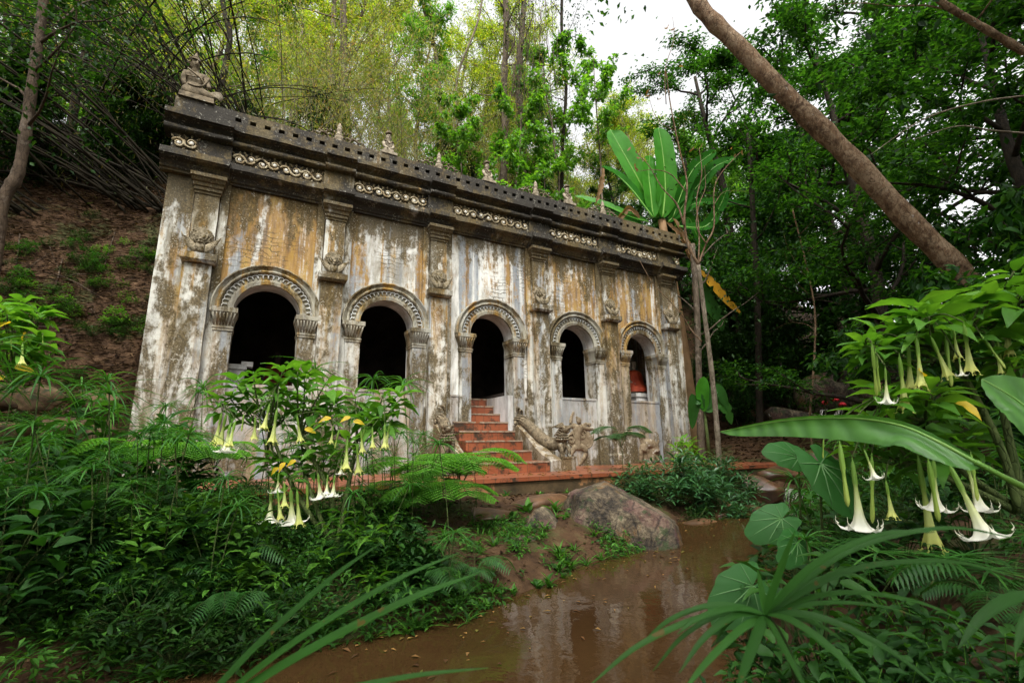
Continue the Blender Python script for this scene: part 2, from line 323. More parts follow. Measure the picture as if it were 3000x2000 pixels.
# --- pilasters
def wob(z, a=.004): return a*math.sin(z*7.3)+a*.7*math.sin(z*17.1)
for i, x in enumerate(PX):
    m = MB()
    sh = [(z, .2+wob(z+i), .20+wob(z*1.3+i)) for z in np.linspace(.0, 3.6, 16)]
    m.rects(x, [(0, .245, .24), (.22, .245, .24), (.27, .215, .215)], -.001)
    m.rects(x, [(.271, .2, .2)]+[(z, a, b) for z, a, b in sh if z > .3 and z < 3.59]+[(3.6, .2, .2)], -.001)
    m.rects(x, [(3.61, .235, .27), (3.655, .262, .31), (3.765, .262, .315)], -.001)
    m.rects(x, [(z, .185+wob(z+i, .003), .13) for z in np.linspace(3.768, 4.92, 6)], -.001)
    m.rects(x, [(4.923, .20, .15), (4.965, .20, .15), (4.975, .215, .18), (5.03, .215, .18), (5.045, .23, .205), (5.10, .235, .22), (5.115, .25, .25), (5.165, .262, .285), (5.175, .275, .31), (5.235, .275, .315)], -.001)
    p = m.build('pilaster', m_pil, hall)
    m = MB(); m.box(x-.335, x-.203, -.055, -.002, 0, 5.23); m.build('pilaster_backing', m_pil, p); m = MB(); m.box(x+.203, x+.335, -.055, -.002, 0, 5.23)
    m.build('pilaster_backing', m_pil, p)
    # peacock relief standing on the ledge
    m = MB(); s_ = 1.0 if i == 0 else .93
    def T(a, b, c): return (x+a*s_, -.15-b*s_, 3.77+c*s_)
    rr = []
    for k in range(15):                             # round fanned tail, a thick scalloped disc
        pass
    n = 26
    for (rad, d0) in ((.175, .05), (.14, .085), (.10, .115), (.06, .14)):
        ring0 = [T(rad*(1+.05*(j % 2))*math.cos(2*PI*j/n), 0, .33+rad*(1+.05*(j % 2))*math.sin(2*PI*j/n)*1.05) for j in range(n)]
        ring1 = [T(rad*.93*(1+.05*(j % 2))*math.cos(2*PI*j/n), d0, .33+rad*.93*math.sin(2*PI*j/n)*1.05) for j in range(n)]
        m.loft([ring0, ring1], True)
    for k in range(46):
        a = rng.uniform(0, 2*PI); r = .165*math.sqrt(rng.uniform(.02, 1)); m.ball(T(r*math.cos(a), .06+.09*(1-r/.17), .33+r*math.sin(a)), .014, 5, 4)
    for sgn in (-1, 1):                             # wings swept up
        for k in range(11):
            t = k/10; a0 = np.array((sgn*(.05+.17*t), .09, .10+.10*t*t)); tip = np.array((sgn*(.08+.22*t**.8), .13, .02+.33*t**1.6)) if k else np.array((sgn*.08, .13, .0))
            tip = np.array((sgn*(.10+.19*t), .10+.03*math.sin(t*3), .0+.14*t+.20*t**3))
            m.tube([T(*(np.array((sgn*.03, .11, .12))*(1-t)+np.array((sgn*.21, .08, .27))*t)), T(*((a0+tip)/2+np.array((0, .02, -.01)))), T(*tip)], [.017*s_, .02*s_, .008], 5)
    m.ball(T(0, .12, .11), (.075, .075, .11), 10, 8); m.ball(T(0, .19, .225), (.033, .04, .036), 8, 6)
    m.tube([T(0, .17, .17), T(0, .19, .21)], [.04, .03], 8); m.tube([T(0, .21, .222), T(0, .26, .21)], [.014, .003], 6)
    for sgn in (-1, 1): m.tube([T(sgn*.03, .12, .06), T(sgn*.035, .13, 0)], [.02, .013], 6)
    for k in range(30):
        a = rng.uniform(-1.2, 1.2); b = rng.uniform(.02, .2); m.ball(T(.07*math.sin(a), .12+.07*math.cos(a)*.95, b), .011, 5, 3)
    m.build('peacock_relief', m_carv, p)
# --- arches
for i, xc in enumerate(AX):
    m = MB(); prof = [(.541, .0), (.541, .055), (.60, .07), (.625, .07), (.635, .035), (.745, .035), (.752, .085), (.775, .105), (.80, .10), (.812, .075), (.84, .095), (.875, .13), (.895, .125), (.90, .10), (.90, 0)]
    n = 48; rings = []
    for k in range(n+1):
        a = PI*k/n; j = .003*math.sin(k*1.7+i)
        rings.append([(xc+(r+j)*math.cos(a), -d-j*.5, ZS+.004+(r+j)*math.sin(a)*.985) for r, d in prof])
    m.loft(rings, True, False, False); a = m.build('arch_moulding', m_arc, hall)
    m = MB(); nw = 25
    for k in range(nw):                            # row of open loops, a raised meander
        t0 = PI*(k+.5)/nw; pts = []
        for u in np.linspace(0, 1, 11):
            ph = -.5+u; wd = [.0, .34, .30, .40, .46, .0][0] if False else None
            aa = (-.5+u); 
            r = .648+.082*math.sin(PI*u)**.7; off = .62*math.sin(2*PI*u-PI)*.32 + (u-.5)*.95
            th_ = t0+off*PI/nw*1.0
            pts.append((xc+r*math.cos(th_), -.055, ZS+.004+r*math.sin(th_)*.985))
        m.tube(pts, .0125, 5, True)
    m.build('loop_band', m_loop, a)
    for sg in (-1, 1):                              # column beside the opening, with flared capital
        def xr(a, b): return (a, b) if sg > 0 else (-b, -a)
        c = MB(); zb = 0
        c.rects(xc, [(z, xr(.528+wob(z+i), .80+wob(z+2*i)), .085) for z in np.linspace(0, 2.50, 12)], .30)
        col_ = c.build('arch_column', m_pil if sg > 0 else m_pil, hall)
        c = MB()
        c.rects(xc, [(2.502, xr(.515, .815), .10), (2.54, xr(.515, .815), .10), (2.55, xr(.505, .825), .112), (2.575, xr(.505, .825), .112)], .32)
        c.rects(xc, [(2.577, xr(.52, .81), .095), (2.64, xr(.515, .815), .105), (2.70, xr(.505, .83), .125), (2.76, xr(.49, .85), .155), (2.80, xr(.475, .87), .185), (2.812, xr(.475, .87), .185), (2.815, xr(.465, .885), .20), (2.897, xr(.462, .888), .205)], .33)
        for k in range(7):                          # leaf ribs round the bell
            u = .53+.27*k/6
            c.tube([(xc+sg*u, -.10, 2.60), (xc+sg*(u+(u-.665)*.10), -.135, 2.71), (xc+sg*(u+(u-.665)*.25), -.19, 2.80)], [.012, .017, .012], 5)
        c.build('capital', m_arc, col_)
# --- dado and sills between the columns, with plain facings
for i, xc in enumerate(AX):
    m = MB()
    if i != 2:
        m.box(xc-.526, xc+.526, -.03, -.003, 0, 1.55); m.box(xc-.526, xc+.526, -.045, .02, 1.552, 1.604)
        m.build('sill_panel', m_low, hall)
    m = MB()
    for a, b in ((PX[i]+.337, xc-.812), (xc+.812, PX[i+1]-.337)):
        if b-a > .02: m = MB(); m.box(a, b, -.045, -.002, 0, 1.53); m.box(a, b, -.06, -.002, 1.529, 1.565); m.build('dado_panel', m_low, hall)
m = MB(); m.box(XL, -.337, -.03, -.002, 0, 5.235); m.build('end_strip', m_pil, hall); m = MB(); m.box(PX[5]+.337, XR, -.03, -.002, 0, 5.235); m.build('end_strip', m_pil, hall)
# --- entablature: profiles swept along x, breaking forward over each pilaster
def segs():
    out = []; xs = XL; e = XR
    for i, x in enumerate(PX):
        if i == 0: out.append((xs, x+.29, .075)); 
        elif i == 5: out.append((x-.29, e, .075))
        else: out.append((x-.29, x+.29, .075))
        if i < 5: out.append((x+.29, PX[i+1]-.29, 0))
    return out
def entab(name, prof, mat, endx=0.):
    m = MB()
    for (a, b, off) in segs():
        n = max(2, int((b-a)/.14)); rings = []
        a2 = a-(endx if a == XL else 0); b2 = b+(endx if b == XR else 0)
        for k in range(n+1):
            x = a2+(b2-a2)*k/n; j = rng.normal(0, .0035, (len(prof), 2))
            rings.append([(x, .012 if d < -.01 else -(d+off+jj[0] if d > .01 else .0)*1., z+jj[1]*(1 if 0 < q < len(prof)-1 else 0)) for q, ((d, z), jj) in enumerate(zip(prof, j))])
        m.loft(rings, True, False, True)
    return m.build(name, mat, hall)
entab('architrave', [(0, 5.238), (.06, 5.238), (.07, 5.27), (.10, 5.285), (.12, 5.32), (.17, 5.37), (.25, 5.41), (.27, 5.42), (.275, 5.435), (.30, 5.44), (.30, 5.553), (0, 5.553)], m_cor, .12)
entab('frieze', [(0, 5.556), (.13, 5.556), (.13, 5.925), (0, 5.925)], m_cor)
rl = [(.20+.075*math.cos(a), 5.985+.055*math.sin(a)) for a in np.linspace(-PI/2, PI/2, 8)]
entab('cornice', [(0, 5.928), (.15, 5.928)]+rl+[(.19, 6.045), (.20, 6.075), (.25, 6.11), (.31, 6.14), (.33, 6.15), (.33, 6.165), (.37, 6.17), (.37, 6.262), (0, 6.262)], m_cor, .12)
m = MB()                                            # pierced parapet
def jb(x0, x1, y0, y1, z0, z1):
    m.box(x0, x1, y0, y1, z0, z1)
m.box(XL-.02, XR+.02, -.30, -.05, 6.265, 6.395); m.box(XL-.02, XR+.02, -.302, -.048, 6.475, 6.60)
xx = XL-.02; hx = .28
while hx < XR-.1:
    m.box(xx, hx, -.301, -.049, 6.396, 6.474); xx = hx+.10; hx += .243
m.box(xx, XR+.02, -.301, -.049, 6.396, 6.474); m.box(XL+.3, XR-.3, -.09, -.052, 6.3955, 6.4745)
m.build('parapet', m_cor, hall)
# --- scrolls of the frieze, one run to a bay
def spiral(m, cx, cz, R, sg, y, turns=1.35):
    pts = []; rad = []
    for u in np.linspace(0, 1, 20):
        a = PI*.9+sg*u*turns*2*PI; r = R*(1-.78*u); pts.append((cx+r*math.cos(a), y-.02*u, cz+r*math.sin(a))); rad.append(.024*(1-.45*u))
    m.tube(pts, rad, 6)
def scroll_run(m, mb, x0, x1, y, n=None):
    n = n or max(1, round((x1-x0)/.205)); st = (x1-x0)/n
    for k in range(n):
        cx = x0+st*(k+.5)+rng.uniform(-.01, .01); sg = 1 if k % 2 else -1; cz = 5.745+.018*sg+rng.uniform(-.01, .01)
        spiral(m, cx, cz, .108+rng.uniform(-.014, .012), sg, y, rng.uniform(1., 1.5))
        mb.ball((cx+.006, y+.0, cz), (.040, .034, .042), 8, 6)
        for dx, dz, an in ((-.10, .12, 2.2), (.0, .145, 1.57), (.10, .12, .9), (-.10, -.125, -2.2), (.01, -.145, -1.57), (.10, -.12, -.9)):
            c = np.array((cx+dx, y+.012, cz+dz)); e = np.array((math.cos(an), 0, math.sin(an)))*.048; pz = np.array((-math.sin(an), 0, math.cos(an)))*.02
            m.add([c-e, c+pz, c+e, c-pz, c+(0, -.028, 0)], [(0, 1, 4), (1, 2, 4), (2, 3, 4), (3, 0, 4)][::1])
for i in range(5):
    m = MB(); mb = MB(); scroll_run(m, mb, PX[i]+.31, PX[i+1]-.31, -.155)
    f = m.build('frieze_scroll', m_scroll, hall); mb.build('scroll_centre', m_boss, f)
m = MB(); mb = MB(); scroll_run(m, mb, XL+.02, -.24, -.23, 2); f = m.build('frieze_scroll', m_scroll, hall); mb.build('scroll_centre', m_boss, f)
m = MB(); mb = MB(); scroll_run(m, mb, 11.55, XR-.02, -.23, 1); f = m.build('frieze_scroll', m_scroll, hall); mb.build('scroll_centre', m_boss, f)
# --- tiled stairs, sunk into the central arch
def tilemat(name, bw, rh, flat):
    t = NT(name); b = t.n.new('ShaderNodeTexBrick'); c = t.n.new('ShaderNodeCombineXYZ'); t.lk(t.sep(0), c.inputs[0]); t.lk(t.sep(1 if flat else 2), c.inputs[1]); t.lk(c.outputs[0], b.inputs['Vector'])
    b.offset = 0; b.inputs['Scale'].default_value = 1; b.inputs['Brick Width'].default_value = bw; b.inputs['Row Height'].default_value = rh; b.inputs['Mortar Size'].default_value = .006
    b.inputs['Color1'].default_value = (.18, .05, .02, 1); b.inputs['Color2'].default_value = (.245, .075, .032, 1); b.inputs['Mortar'].default_value = (.10, .045, .025, 1)
    n = t.noise((1, 1, 1), 5., 8, .7); col = t.mix(b.outputs['Color'], (.022, .018, .010), t.ma('MULTIPLY', t.step(t.ma('ADD', n, t.ma('MULTIPLY', t.noise((1, 1, 1), 1.3, 3), .5)), .73 if not flat else .80, .88), .92))
    col = t.mix(col, (.20, .16, .11), t.step(t.noise((1, 1, 1), 14., 6, .7, 0, (4, 4, 4)), .66, .74))
    t.bump(b.outputs['Fac'], -.3, .01); return t.done(col, t.ma('MULTIPLY_ADD', n, .5, .12), .5)
m_tile = tilemat('red_floor_tile', .2, .2, True); m_riser = tilemat('red_riser_tile', .2, .4, False)
m_nose = simple('step_edge_cement', (.12, .08, .05), (.30, .23, .16), 12., .85, .2, .4, (.20, .07, .03), .55)
SY = [-1.62, -1.10, -.74, -.42, -.11, .26, .60, .95, 1.62]
for k in range(8):
    m = MB(); x0, x1 = (4.56, 6.10) if k == 0 else (4.74, 6.02)
    ze = .2*(k+1); m.box(x0, x1, SY[k], SY[k+1]+(.06 if k < 7 else 0), .2*k+.002 if k else .002, ze-.012); st = m.build('step', m_riser, hall)
    m = MB(); m.box(x0, x1, SY[k]+.035, SY[k+1]+.002, ze-.0118, ze); m.build('tread', m_tile, st)
    m = MB(); m.box(x0-.004, x1+.004, SY[k]-.012, SY[k]+.034, ze-.028, ze+.003); m.build('step_edge', m_nose, st)
# sloping white side wall inside the doorway
m = MB()
for x0, x1 in ((6.022, 6.17),): m.add([(x0, TH+.3, .0), (x1, TH+.3, 0), (x1, 1.6, 0), (x0, 1.6, 0), (x0, TH+.3, 1.60), (x1, TH+.3, 1.60), (x1, 1.6, 1.62), (x0, 1.6, 1.62)], [(0, 3, 2, 1), (4, 5, 6, 7), (0, 1, 5, 4), (1, 2, 6, 5), (2, 3, 7, 6), (3, 0, 4, 7)])
m.box(6.022, 6.16, -.12, TH+.298, 0, 1.595); m.build('stair_side_wall', m_reveal, hall)
# balustrades
m_bal = plaster('balustrade_plaster', .35, .84, .24, .0, white=(.36, .33, .26), grey=.4, topz=9, warm=.12)
for sg in (1, -1):
    xa, xb = (6.125, 6.42) if sg > 0 else (4.25, 4.545)
    m = MB(); ys = [-.06, -.35, -.7, -1.0, -1.3, -1.55, -1.62]; zt = [.97, .93, .72, .50, .34, .26, .2]
    rings = [[(xa, y, 0), (xb, y, 0), (xb-.02, y, z-.03), (xb-.06, y, z), (xa+.05, y, z), (xa+.01, y, z-.03)] for y, z in zip(ys, zt)]
    m.loft(rings); px0, px1 = (xb+.004, xb+.31) if sg > 0 else (xa-.31, xa-.004)
    m.box(px0, px1, -1.60, -1.16, .001, .235); m.box(px0-.0, px1+.012, -1.612, -1.15, .236, .262)
    bl = m.build('balustrade', m_bal, hall)
    # makara: scaly body sliding down the balustrade into a crowned lion head on the pedestal
    m = MB(); cx = (xa+xb)/2; hx_ = (px0+px1)/2
    path = curve([(cx-.02*sg, -.12, 1.02), (cx, -.35, 1.00), (cx+.03*sg, -.62, .86), (cx+.08*sg, -.86, .68), (cx+.15*sg, -1.06, .54), (cx+.24*sg, -1.22, .50), (hx_, -1.34, .56)], 6)
    k = len(path); m.tube(path, [(.075+.055*math.sin(PI*min(1, i/k*1.05)*.9)+.004*math.sin(i*2.4)) for i in range(k)], 12)
    for i in range(1, k-4): 
        p = path[i]; m.ball(p+(0, 0, .105+.02*math.sin(PI*i/k)), (.018, .035, .03), 5, 4)          # spine crest
        for a in (-1.2, -.7, .7, 1.2): m.ball(p+(.10*math.sin(a), 0, .10*math.cos(a)), (.022, .03, .022), 5, 4)
    m.ball(path[0]+(0, .0, .02), (.10, .09, .09), 10, 7)                                         # knobbly tail root
    for j in range(5): m.tube(curve([path[0]+(.03*(j-2), -.02, .0), path[0]+(.06*(j-2), -.12, -.02), path[0]+(.07*(j-2), -.15, -.09)], 4), [.03]*8+[.008], 6)
    tl = curve([path[0]+(0, 0, .04), path[0]+(.05*sg, .0, .16), path[0]+(.02*sg, -.04, .27), path[0]+(-.06*sg, -.10, .28), path[0]+(-.07*sg, -.10, .20)], 6)
    m.tube(tl, np.linspace(.055, .014, len(tl)), 8); tl2 = tl+np.array((.08*sg, 0, -.04)); m.tube(tl2, np.linspace(.035, .01, len(tl)), 7)
    # chest, fore legs
    H = np.array((hx_, -1.38, .30)); m.ball(H+(0, .04, .20), (.10, .12, .17), 12, 9)
    for q in (-1, 1):
        m.tube(curve([H+(.07*q, -.02, .20), H+(.09*q, -.09, .09), H+(.08*q, -.07, -.03)], 5), np.linspace(.055, .03, 11), 8)
        for c_ in (-1, 0, 1): m.ball(H+(.08*q+.022*c_, -.115, -.022), (.014, .04, .018), 6, 5)
    for zz, rr_ in ((.30, .125), (.345, .115), (.39, .10)):                                      # ruffed collars
        for j in range(14):
            a = 2*PI*j/14; m.ball(H+(rr_*math.cos(a), rr_*.9*math.sin(a)+.0, zz), (.028, .028, .022), 6, 4)
    m.tube([H+(0, .02, .25), H+(0, 0, .44)], [.11, .085], 10)
    Hd = H+np.array((.02*sg, -.02, .50)); m.ball(Hd, (.10, .11, .085), 12, 9)
    F = np.array((.75*sg, -.65, .12)); F = F/np.linalg.norm(F)
    m.tube([Hd+F*.04, Hd+F*.11+(0, 0, .02), Hd+F*.17+(0, 0, .045)], [.07, .05, .028], 9)          # upper jaw
    m.tube([Hd+F*.03+(0, 0, -.05), Hd+F*.10+(0, 0, -.055), Hd+F*.14+(0, 0, -.03)], [.05, .032, .014], 8)
    for q in (-1, 1):
        side = np.cross(F, (0, 0, 1))*q; m.ball(Hd+F*.06+side*.065+(0, 0, .045), .02, 7, 5)
        m.tube([Hd+side*.08-F*.02+(0, 0, .03), Hd+side*.13-F*.06+(0, 0, .09)], [.03, .006], 6)
        for j in range(4): m.tube(curve([Hd+side*.07-F*.03*j+(0, 0, .02-.04*j), Hd+side*.115-F*(.05+.03*j)+(0, 0, .05-.04*j), Hd+side*.10-F*(.10+.03*j)+(0, 0, .0-.04*j)], 4), np.linspace(.02, .006, 9), 5)
    for j in range(7): m.tube(curve([Hd-F*(.0+.02*j)+(0, 0, .06), Hd-F*(.02+.03*j)+(0, 0, .13-.008*j), Hd-F*(.08+.03*j)+(0, 0, .12-.012*j)], 4), np.linspace(.024, .006, 9), 5)
    m.build('makara_lion', m_stat, bl)
# low reliefs under the right-hand windows
def relief(name, m, par): m.build(name, m_bal2, par)
m_bal2 = simple('relief_stucco', (.09, .06, .028), (.26, .205, .13), 10., .85, .25, .6, (.40, .37, .31), .62)
fl = (1, .55, -.03)
m = MB(); X0 = AX[3]
def P_(a, z, d=.0): return (X0+a, -.03-d, z)
m.tube(curve([P_(-.10, .45), P_(-.11, .62), P_(-.09, .80), P_(-.05, .95)], 5), [.095]*5+[.11]*5+[.135]*5+[.09], 10, True, fl)   # torso
m.ball(P_(-.04, 1.06), (.075, .05, .09), 10, 8); m.ball(P_(-.02, .62), (.38, .012, .25), 18, 8)
for j in range(5): m.ball(P_(-.05-.012*j, 1.10+.012*j), (.075-.01*j, .045, .018), 9, 4)                                        # ribbed cap
m.tube([P_(-.01, 1.06), P_(.035, 1.04)], [.02, .008], 6, True, fl)
m.tube(curve([P_(-.13, .93), P_(-.27, .95), P_(-.26, 1.10), P_(-.21, 1.22)], 5), np.linspace(.07, .038, 16), 8, True, fl)
for j in range(4): m.tube([P_(-.21+.012*j, 1.20), P_(-.23+.022*j, 1.28)], [.012, .006], 5, True, fl)
m.tube(curve([P_(.0, .92), P_(.10, .90), P_(.22, .87), P_(.40, .88)], 5), np.linspace(.075, .04, 16), 8, True, fl)
m.tube(curve([P_(-.12, .45), P_(.05, .42), P_(.14, .30), P_(.0, .10), P_(-.08, .02)], 5), np.linspace(.10, .03, 21), 9, True, fl)
m.tube(curve([P_(-.12, .45), P_(-.22, .40), P_(-.30, .28), P_(-.36, .20)], 5), np.linspace(.09, .035, 16), 9, True, fl)
for a, b in (((-.3, .62), (-.1, .5)), ((.02, .72), (.25, .55))):
    for s_ in (1, -1): spi = [(X0+a[0]+.12*(1-u)*math.cos(s_*u*8+1), -.045, a[1]+.13*(1-u)*math.sin(s_*u*8+1)) for u in np.linspace(0, .9, 16)]; m.tube(spi, .018, 5)
m.tube(curve([P_(-.34, .52), P_(-.2, .42), P_(.1, .40), P_(.3, .46), P_(.38, .66), P_(.40, .86)], 5), .022, 6, True, fl)
for a in np.linspace(0, 1, 9): m.ball(P_(.10+.20*a, .98-.05*abs(a-.5)+.02*math.sin(a*20)), (.035, .03, .035), 6, 5)
rp = m.build('dancer_relief', m_bal2, hall)
m = MB(); X0 = AX[4]
m.tube(curve([P_(-.20, .30), P_(-.12, .45), P_(.05, .50), P_(.22, .44), P_(.27, .28)], 5), [.125]*20+[.14], 10, True, fl); m.ball(P_(.02, .36), (.34, .010, .24), 16, 8)
m.ball(P_(-.22, .68), (.10, .06, .11), 10, 8); m.tube(curve([P_(-.16, .45), P_(-.20, .58), P_(-.22, .68)], 4), .08, 9, True, fl)
m.tube([P_(-.27, .70), P_(-.36, .68)], [.045, .02], 7, True, fl)
for j in range(9): a = j*.35-.3; m.tube([P_(-.20+.09*math.cos(a), .68+.09*math.sin(a)), P_(-.18+.16*math.cos(a+.3), .68+.15*math.sin(a+.3))], [.022, .006], 5, True, fl)
for a, b in ((-.24, -.30), (-.08, -.12), (.18, .12), (.28, .33)): m.tube(curve([P_(a, .36), P_(a-.03, .2), P_(b, .03)], 4), np.linspace(.085, .045, 9), 8, True, fl)
m.tube(curve([P_(.27, .45), P_(.38, .55), P_(.36, .75), P_(.27, .80)], 5), np.linspace(.035, .015, 16), 7, True, fl)
m.build('lion_relief', m_bal2, hall)
# terrace
terr = MB(); terr.box(-1.3, 13.2, -2.65, -.001, -.012, 0); 
to = MB(); to.box(-1.3, 13.2, -2.64, .0, -.75, -.0125)
m_terr = simple('mossy_terrace_riser', (.018, .015, .008), (.10, .065, .03), 3., .9, .2, .7, (.24, .12, .05), .56)
tr_ = to.build('tiled_terrace', m_terr); tag(tr_, 'low terrace with damp red tiles running along the foot of the arcaded hall', 'terrace')
terr.build('tile_surface', m_tile, tr_)
m = MB(); m.box(-1.3, 13.2, -2.675, -2.651, -.06, .002); m.build('terrace_edge', m_tile, tr_)
# ================================================================ statues and finials on the parapet
def skin(name, verts, edges, rad, mat, parent=None, sub=2):
    me = bpy.data.meshes.new(name); me.from_pydata([tuple(v) for v in verts], edges, []); me.update(); me.materials.append(mat)
    o = link(name, me, parent); md = o.modifiers.new('skin', 'SKIN'); md.use_smooth_shade = True
    me.attributes  # skin data layer
    if not me.skin_vertices: 
        bm_ = __import__('bmesh').new(); bm_.from_mesh(me); bm_.verts.layers.skin.verify(); bm_.to_mesh(me); bm_.free()
    for i, v in enumerate(me.skin_vertices[0].data):
        r = rad[i]; v.radius = (r, r) if np.isscalar(r) else r; v.use_root = (i == 0)
    sb = o.modifiers.new('sub', 'SUBSURF'); sb.levels = sub; sb.render_levels = sub
    return o
def finial(x):
    e = empty('parapet_finial', (x, -.17, 6.602))
    m = MB(); m.lathe([(.001, 0), (.085, 0), (.085, .03), (.07, .04), (.078, .07), (.088, .11), (.08, .15), (.055, .165), (.07, .175), (.07, .19), (.05, .205), (.046, .26), (.056, .30), (.06, .315), (.045, .325), (.04, .35), (.05, .375), (.045, .40), (.02, .44), (.002, .48)]); m.build('finial', m_fin, e)
    m = MB()
    for sg in (-1, 1):
        for cx, cz, r, s2 in ((.16, .13, .10, 1), (.31, .09, .09, -1), (.44, .05, .065, 1)):
            pts = [(sg*(cx+r*(1-.8*u)*math.cos(2.6+s2*u*8)), -.02*math.sin(u*5), cz+r*(1-.8*u)*math.sin(2.6+s2*u*8)) for u in np.linspace(0, 1, 18)]
            m.tube(pts, [.022*(1-.5*u) for u in np.linspace(0, 1, 18)], 6)
            for k in range(4):
                a = .5+k*.6; b0 = np.array((sg*(cx+r*.9*math.cos(a)), 0, cz+r*.9*math.sin(a))); b1 = np.array((sg*(cx+r*1.6*math.cos(a-.3)), -.02, cz+r*1.5*math.sin(a-.3)))
                m.tube([b0, (b0+b1)/2+(0, -.015, .01), b1], [.016, .018, .004], 5)
    m.build('leaf_scroll', m_stat, e); return e
for i, k in enumerate((1, 2, 3, 4)):
    tag(finial(PX[k]-.06), ['pointed finial with scrolls on the parapet nearest the large corner statue', 'pointed finial with scrolls above the pilaster left of the stair door', 'pointed finial with scrolls above the pilaster right of the stair door', 'pointed finial with scrolls beside the banana plant end of the parapet'][i], 'finial', 'finials along the parapet')
def kneeler(x, lab):
    e = empty('kneeling_statue', (x, -.17, 6.602)); tag(e, lab, 'statue', 'small kneeling statues on the parapet')
    m = MB(); m.box(-.17, .17, -.15, .12, .0, .06); m.build('pedestal', m_fin, e)
    V = [(0, 0, .12), (0, 0, .2), (0, -.01, .30), (0, 0, .36), (0, 0, .42), (0, -.005, .49), (0, 0, .54), (.085, 0, .335), (.10, -.05, .22), (.03, -.12, .13), (-.085, 0, .335), (-.10, -.05, .22), (-.03, -.12, .13), (.09, -.1, .10), (.08, .08, .09), (-.09, -.1, .10), (-.08, .08, .09)]
    E = [(0, 1), (1, 2), (2, 3), (3, 4), (4, 5), (5, 6), (2, 7), (7, 8), (8, 9), (2, 10), (10, 11), (11, 12), (0, 13), (13, 14), (0, 15), (15, 16)]
    R = [.085, .065, .085, .035, .055, .062, .045, .042, .034, .026, .042, .034, .026, .05, .035, .05, .035]
    skin('body', V, E, R, m_fin, e)
    m = MB(); m.lathe([(.05, 0), (.068, .01), (.07, .03), (.055, .04), (.058, .055), (.04, .065), (.03, .08), (.004, .085)], (0, 0, .55), 12)
    for q in (-1, 1): m.ball((q*.056, 0, .47), (.012, .016, .035), 6, 5); m.ball((q*.024, -.052, .495), (.012, .008, .006), 6, 4)
    m.ball((0, -.062, .475), (.009, .012, .016), 6, 5); m.ball((0, -.054, .452), (.017, .008, .006), 6, 4); m.build('crown', m_stat, e)
    m = MB(); m.tube(curve([(-.10, -.02, .375), (-.05, -.085, .33), (0, -.095, .27), (.05, -.085, .33), (.10, -.02, .375)], 5), .016, 6); m.build('collar', m_stat, e)
kneeler(3.12, 'small kneeling statue on the parapet above the second arch from the left')
kneeler(5.50, 'small kneeling statue on the parapet above the stair door')
kneeler(7.85, 'small kneeling statue on the parapet half screened by the banana leaves')
# large corner statue
e = empty('corner_statue', (-.36, -.20, 6.602)); e.scale = (1.12, 1.12, 1.12); tag(e, 'large mossy kneeling statue with crown on the left corner of the parapet', 'statue')
m = MB(); m.rects(0, [(0, (-.22, .26), .13), (.09, (-.21, .25), .12), (.10, (-.18, .24), .10)], .16); m.build('pedestal', m_stat, e)
V = [(-.04, .02, .20), (-.05, .02, .32), (-.05, .01, .45), (-.05, .02, .54), (-.07, .01, .60), (-.085, -.01, .69), (-.075, 0, .76),
     (-.19, .0, .50), (-.20, -.01, .36), (-.16, -.05, .24), (.08, .0, .51), (.13, -.03, .38), (.17, -.08, .27), (-.17, -.06, .15), (-.12, .10, .13), (.14, -.04, .16), (.28, -.05, .15)]
E = [(0, 1), (1, 2), (2, 3), (3, 4), (4, 5), (5, 6), (2, 7), (7, 8), (8, 9), (2, 10), (10, 11), (11, 12), (0, 13), (13, 14), (0, 15), (15, 16)]
R = [.115, .085, .115, .045, .052, .088, .07, .056, .042, .032, .056, .042, .032, .075, .05, .08, .055]
skin('body', V, E, R, m_stat, e)
m = MB(); Fc = np.array((-.085, -.01, .69)); fr = nrm(np.array((-.85, -.52, 0))); sd = np.array((-fr[1], fr[0], 0.))
m.ball(Fc+fr*.088+(0, 0, -.015), (.014, .014, .024), 7, 5); m.ball(Fc+fr*.08+(0, 0, -.05), (.022, .022, .007), 7, 4); m.ball(Fc+fr*.068+(0, 0, -.078), (.03, .03, .02), 7, 5)
for q in (-1, 1): m.ball(Fc+fr*.075+sd*.034*q+(0, 0, .012), (.015, .015, .007), 7, 4); m.tube([Fc+fr*.085+sd*.008*q+(0, 0, .026), Fc+fr*.07+sd*.052*q+(0, 0, .03)], [.006, .004], 5); m.ball(Fc+sd*.085*q+(0, 0, -.01), (.016, .016, .045), 7, 6)
m.tube([Fc+np.array((math.cos(a)*.086, math.sin(a)*.086, .05)) for a in np.linspace(0, 2*PI, 22)], .012, 6)
m.lathe([(.075, .0), (.08, .015), (.062, .04), (.066, .05), (.044, .07), (.046, .08), (.026, .10), (.016, .14), (.002, .17)], Fc+(0.01, 0, .055), 14); m.build('crown', m_stat, e)
m = MB(); m.tube(curve([(-.15, -.085, .53), (-.06, -.115, .46), (.03, -.11, .40), (.09, -.08, .33)], 6), .015, 6); m.tube(curve([(-.17, -.06, .42), (-.06, -.105, .40), (.06, -.09, .42)], 6), .012, 6); m.tube(curve([(-.12, -.10, .25), (-.04, -.115, .23), (.06, -.11, .26), (.11, -.08, .36), (.14, -.05, .48)], 6), .014, 6)
m.build('sash', m_stat, e)
m = MB()
for k in range(8):
    a = -.5+k*.17; m.tube([(.20, -.07, .20), (.20+.10*math.cos(a), -.09+.003*k, .18+.09*math.sin(a)), (.20+.17*math.cos(a), -.09, .16+.13*math.sin(a))], [.022, .022, .010], 6)
m.build('fan_ornament', m_fin, e)
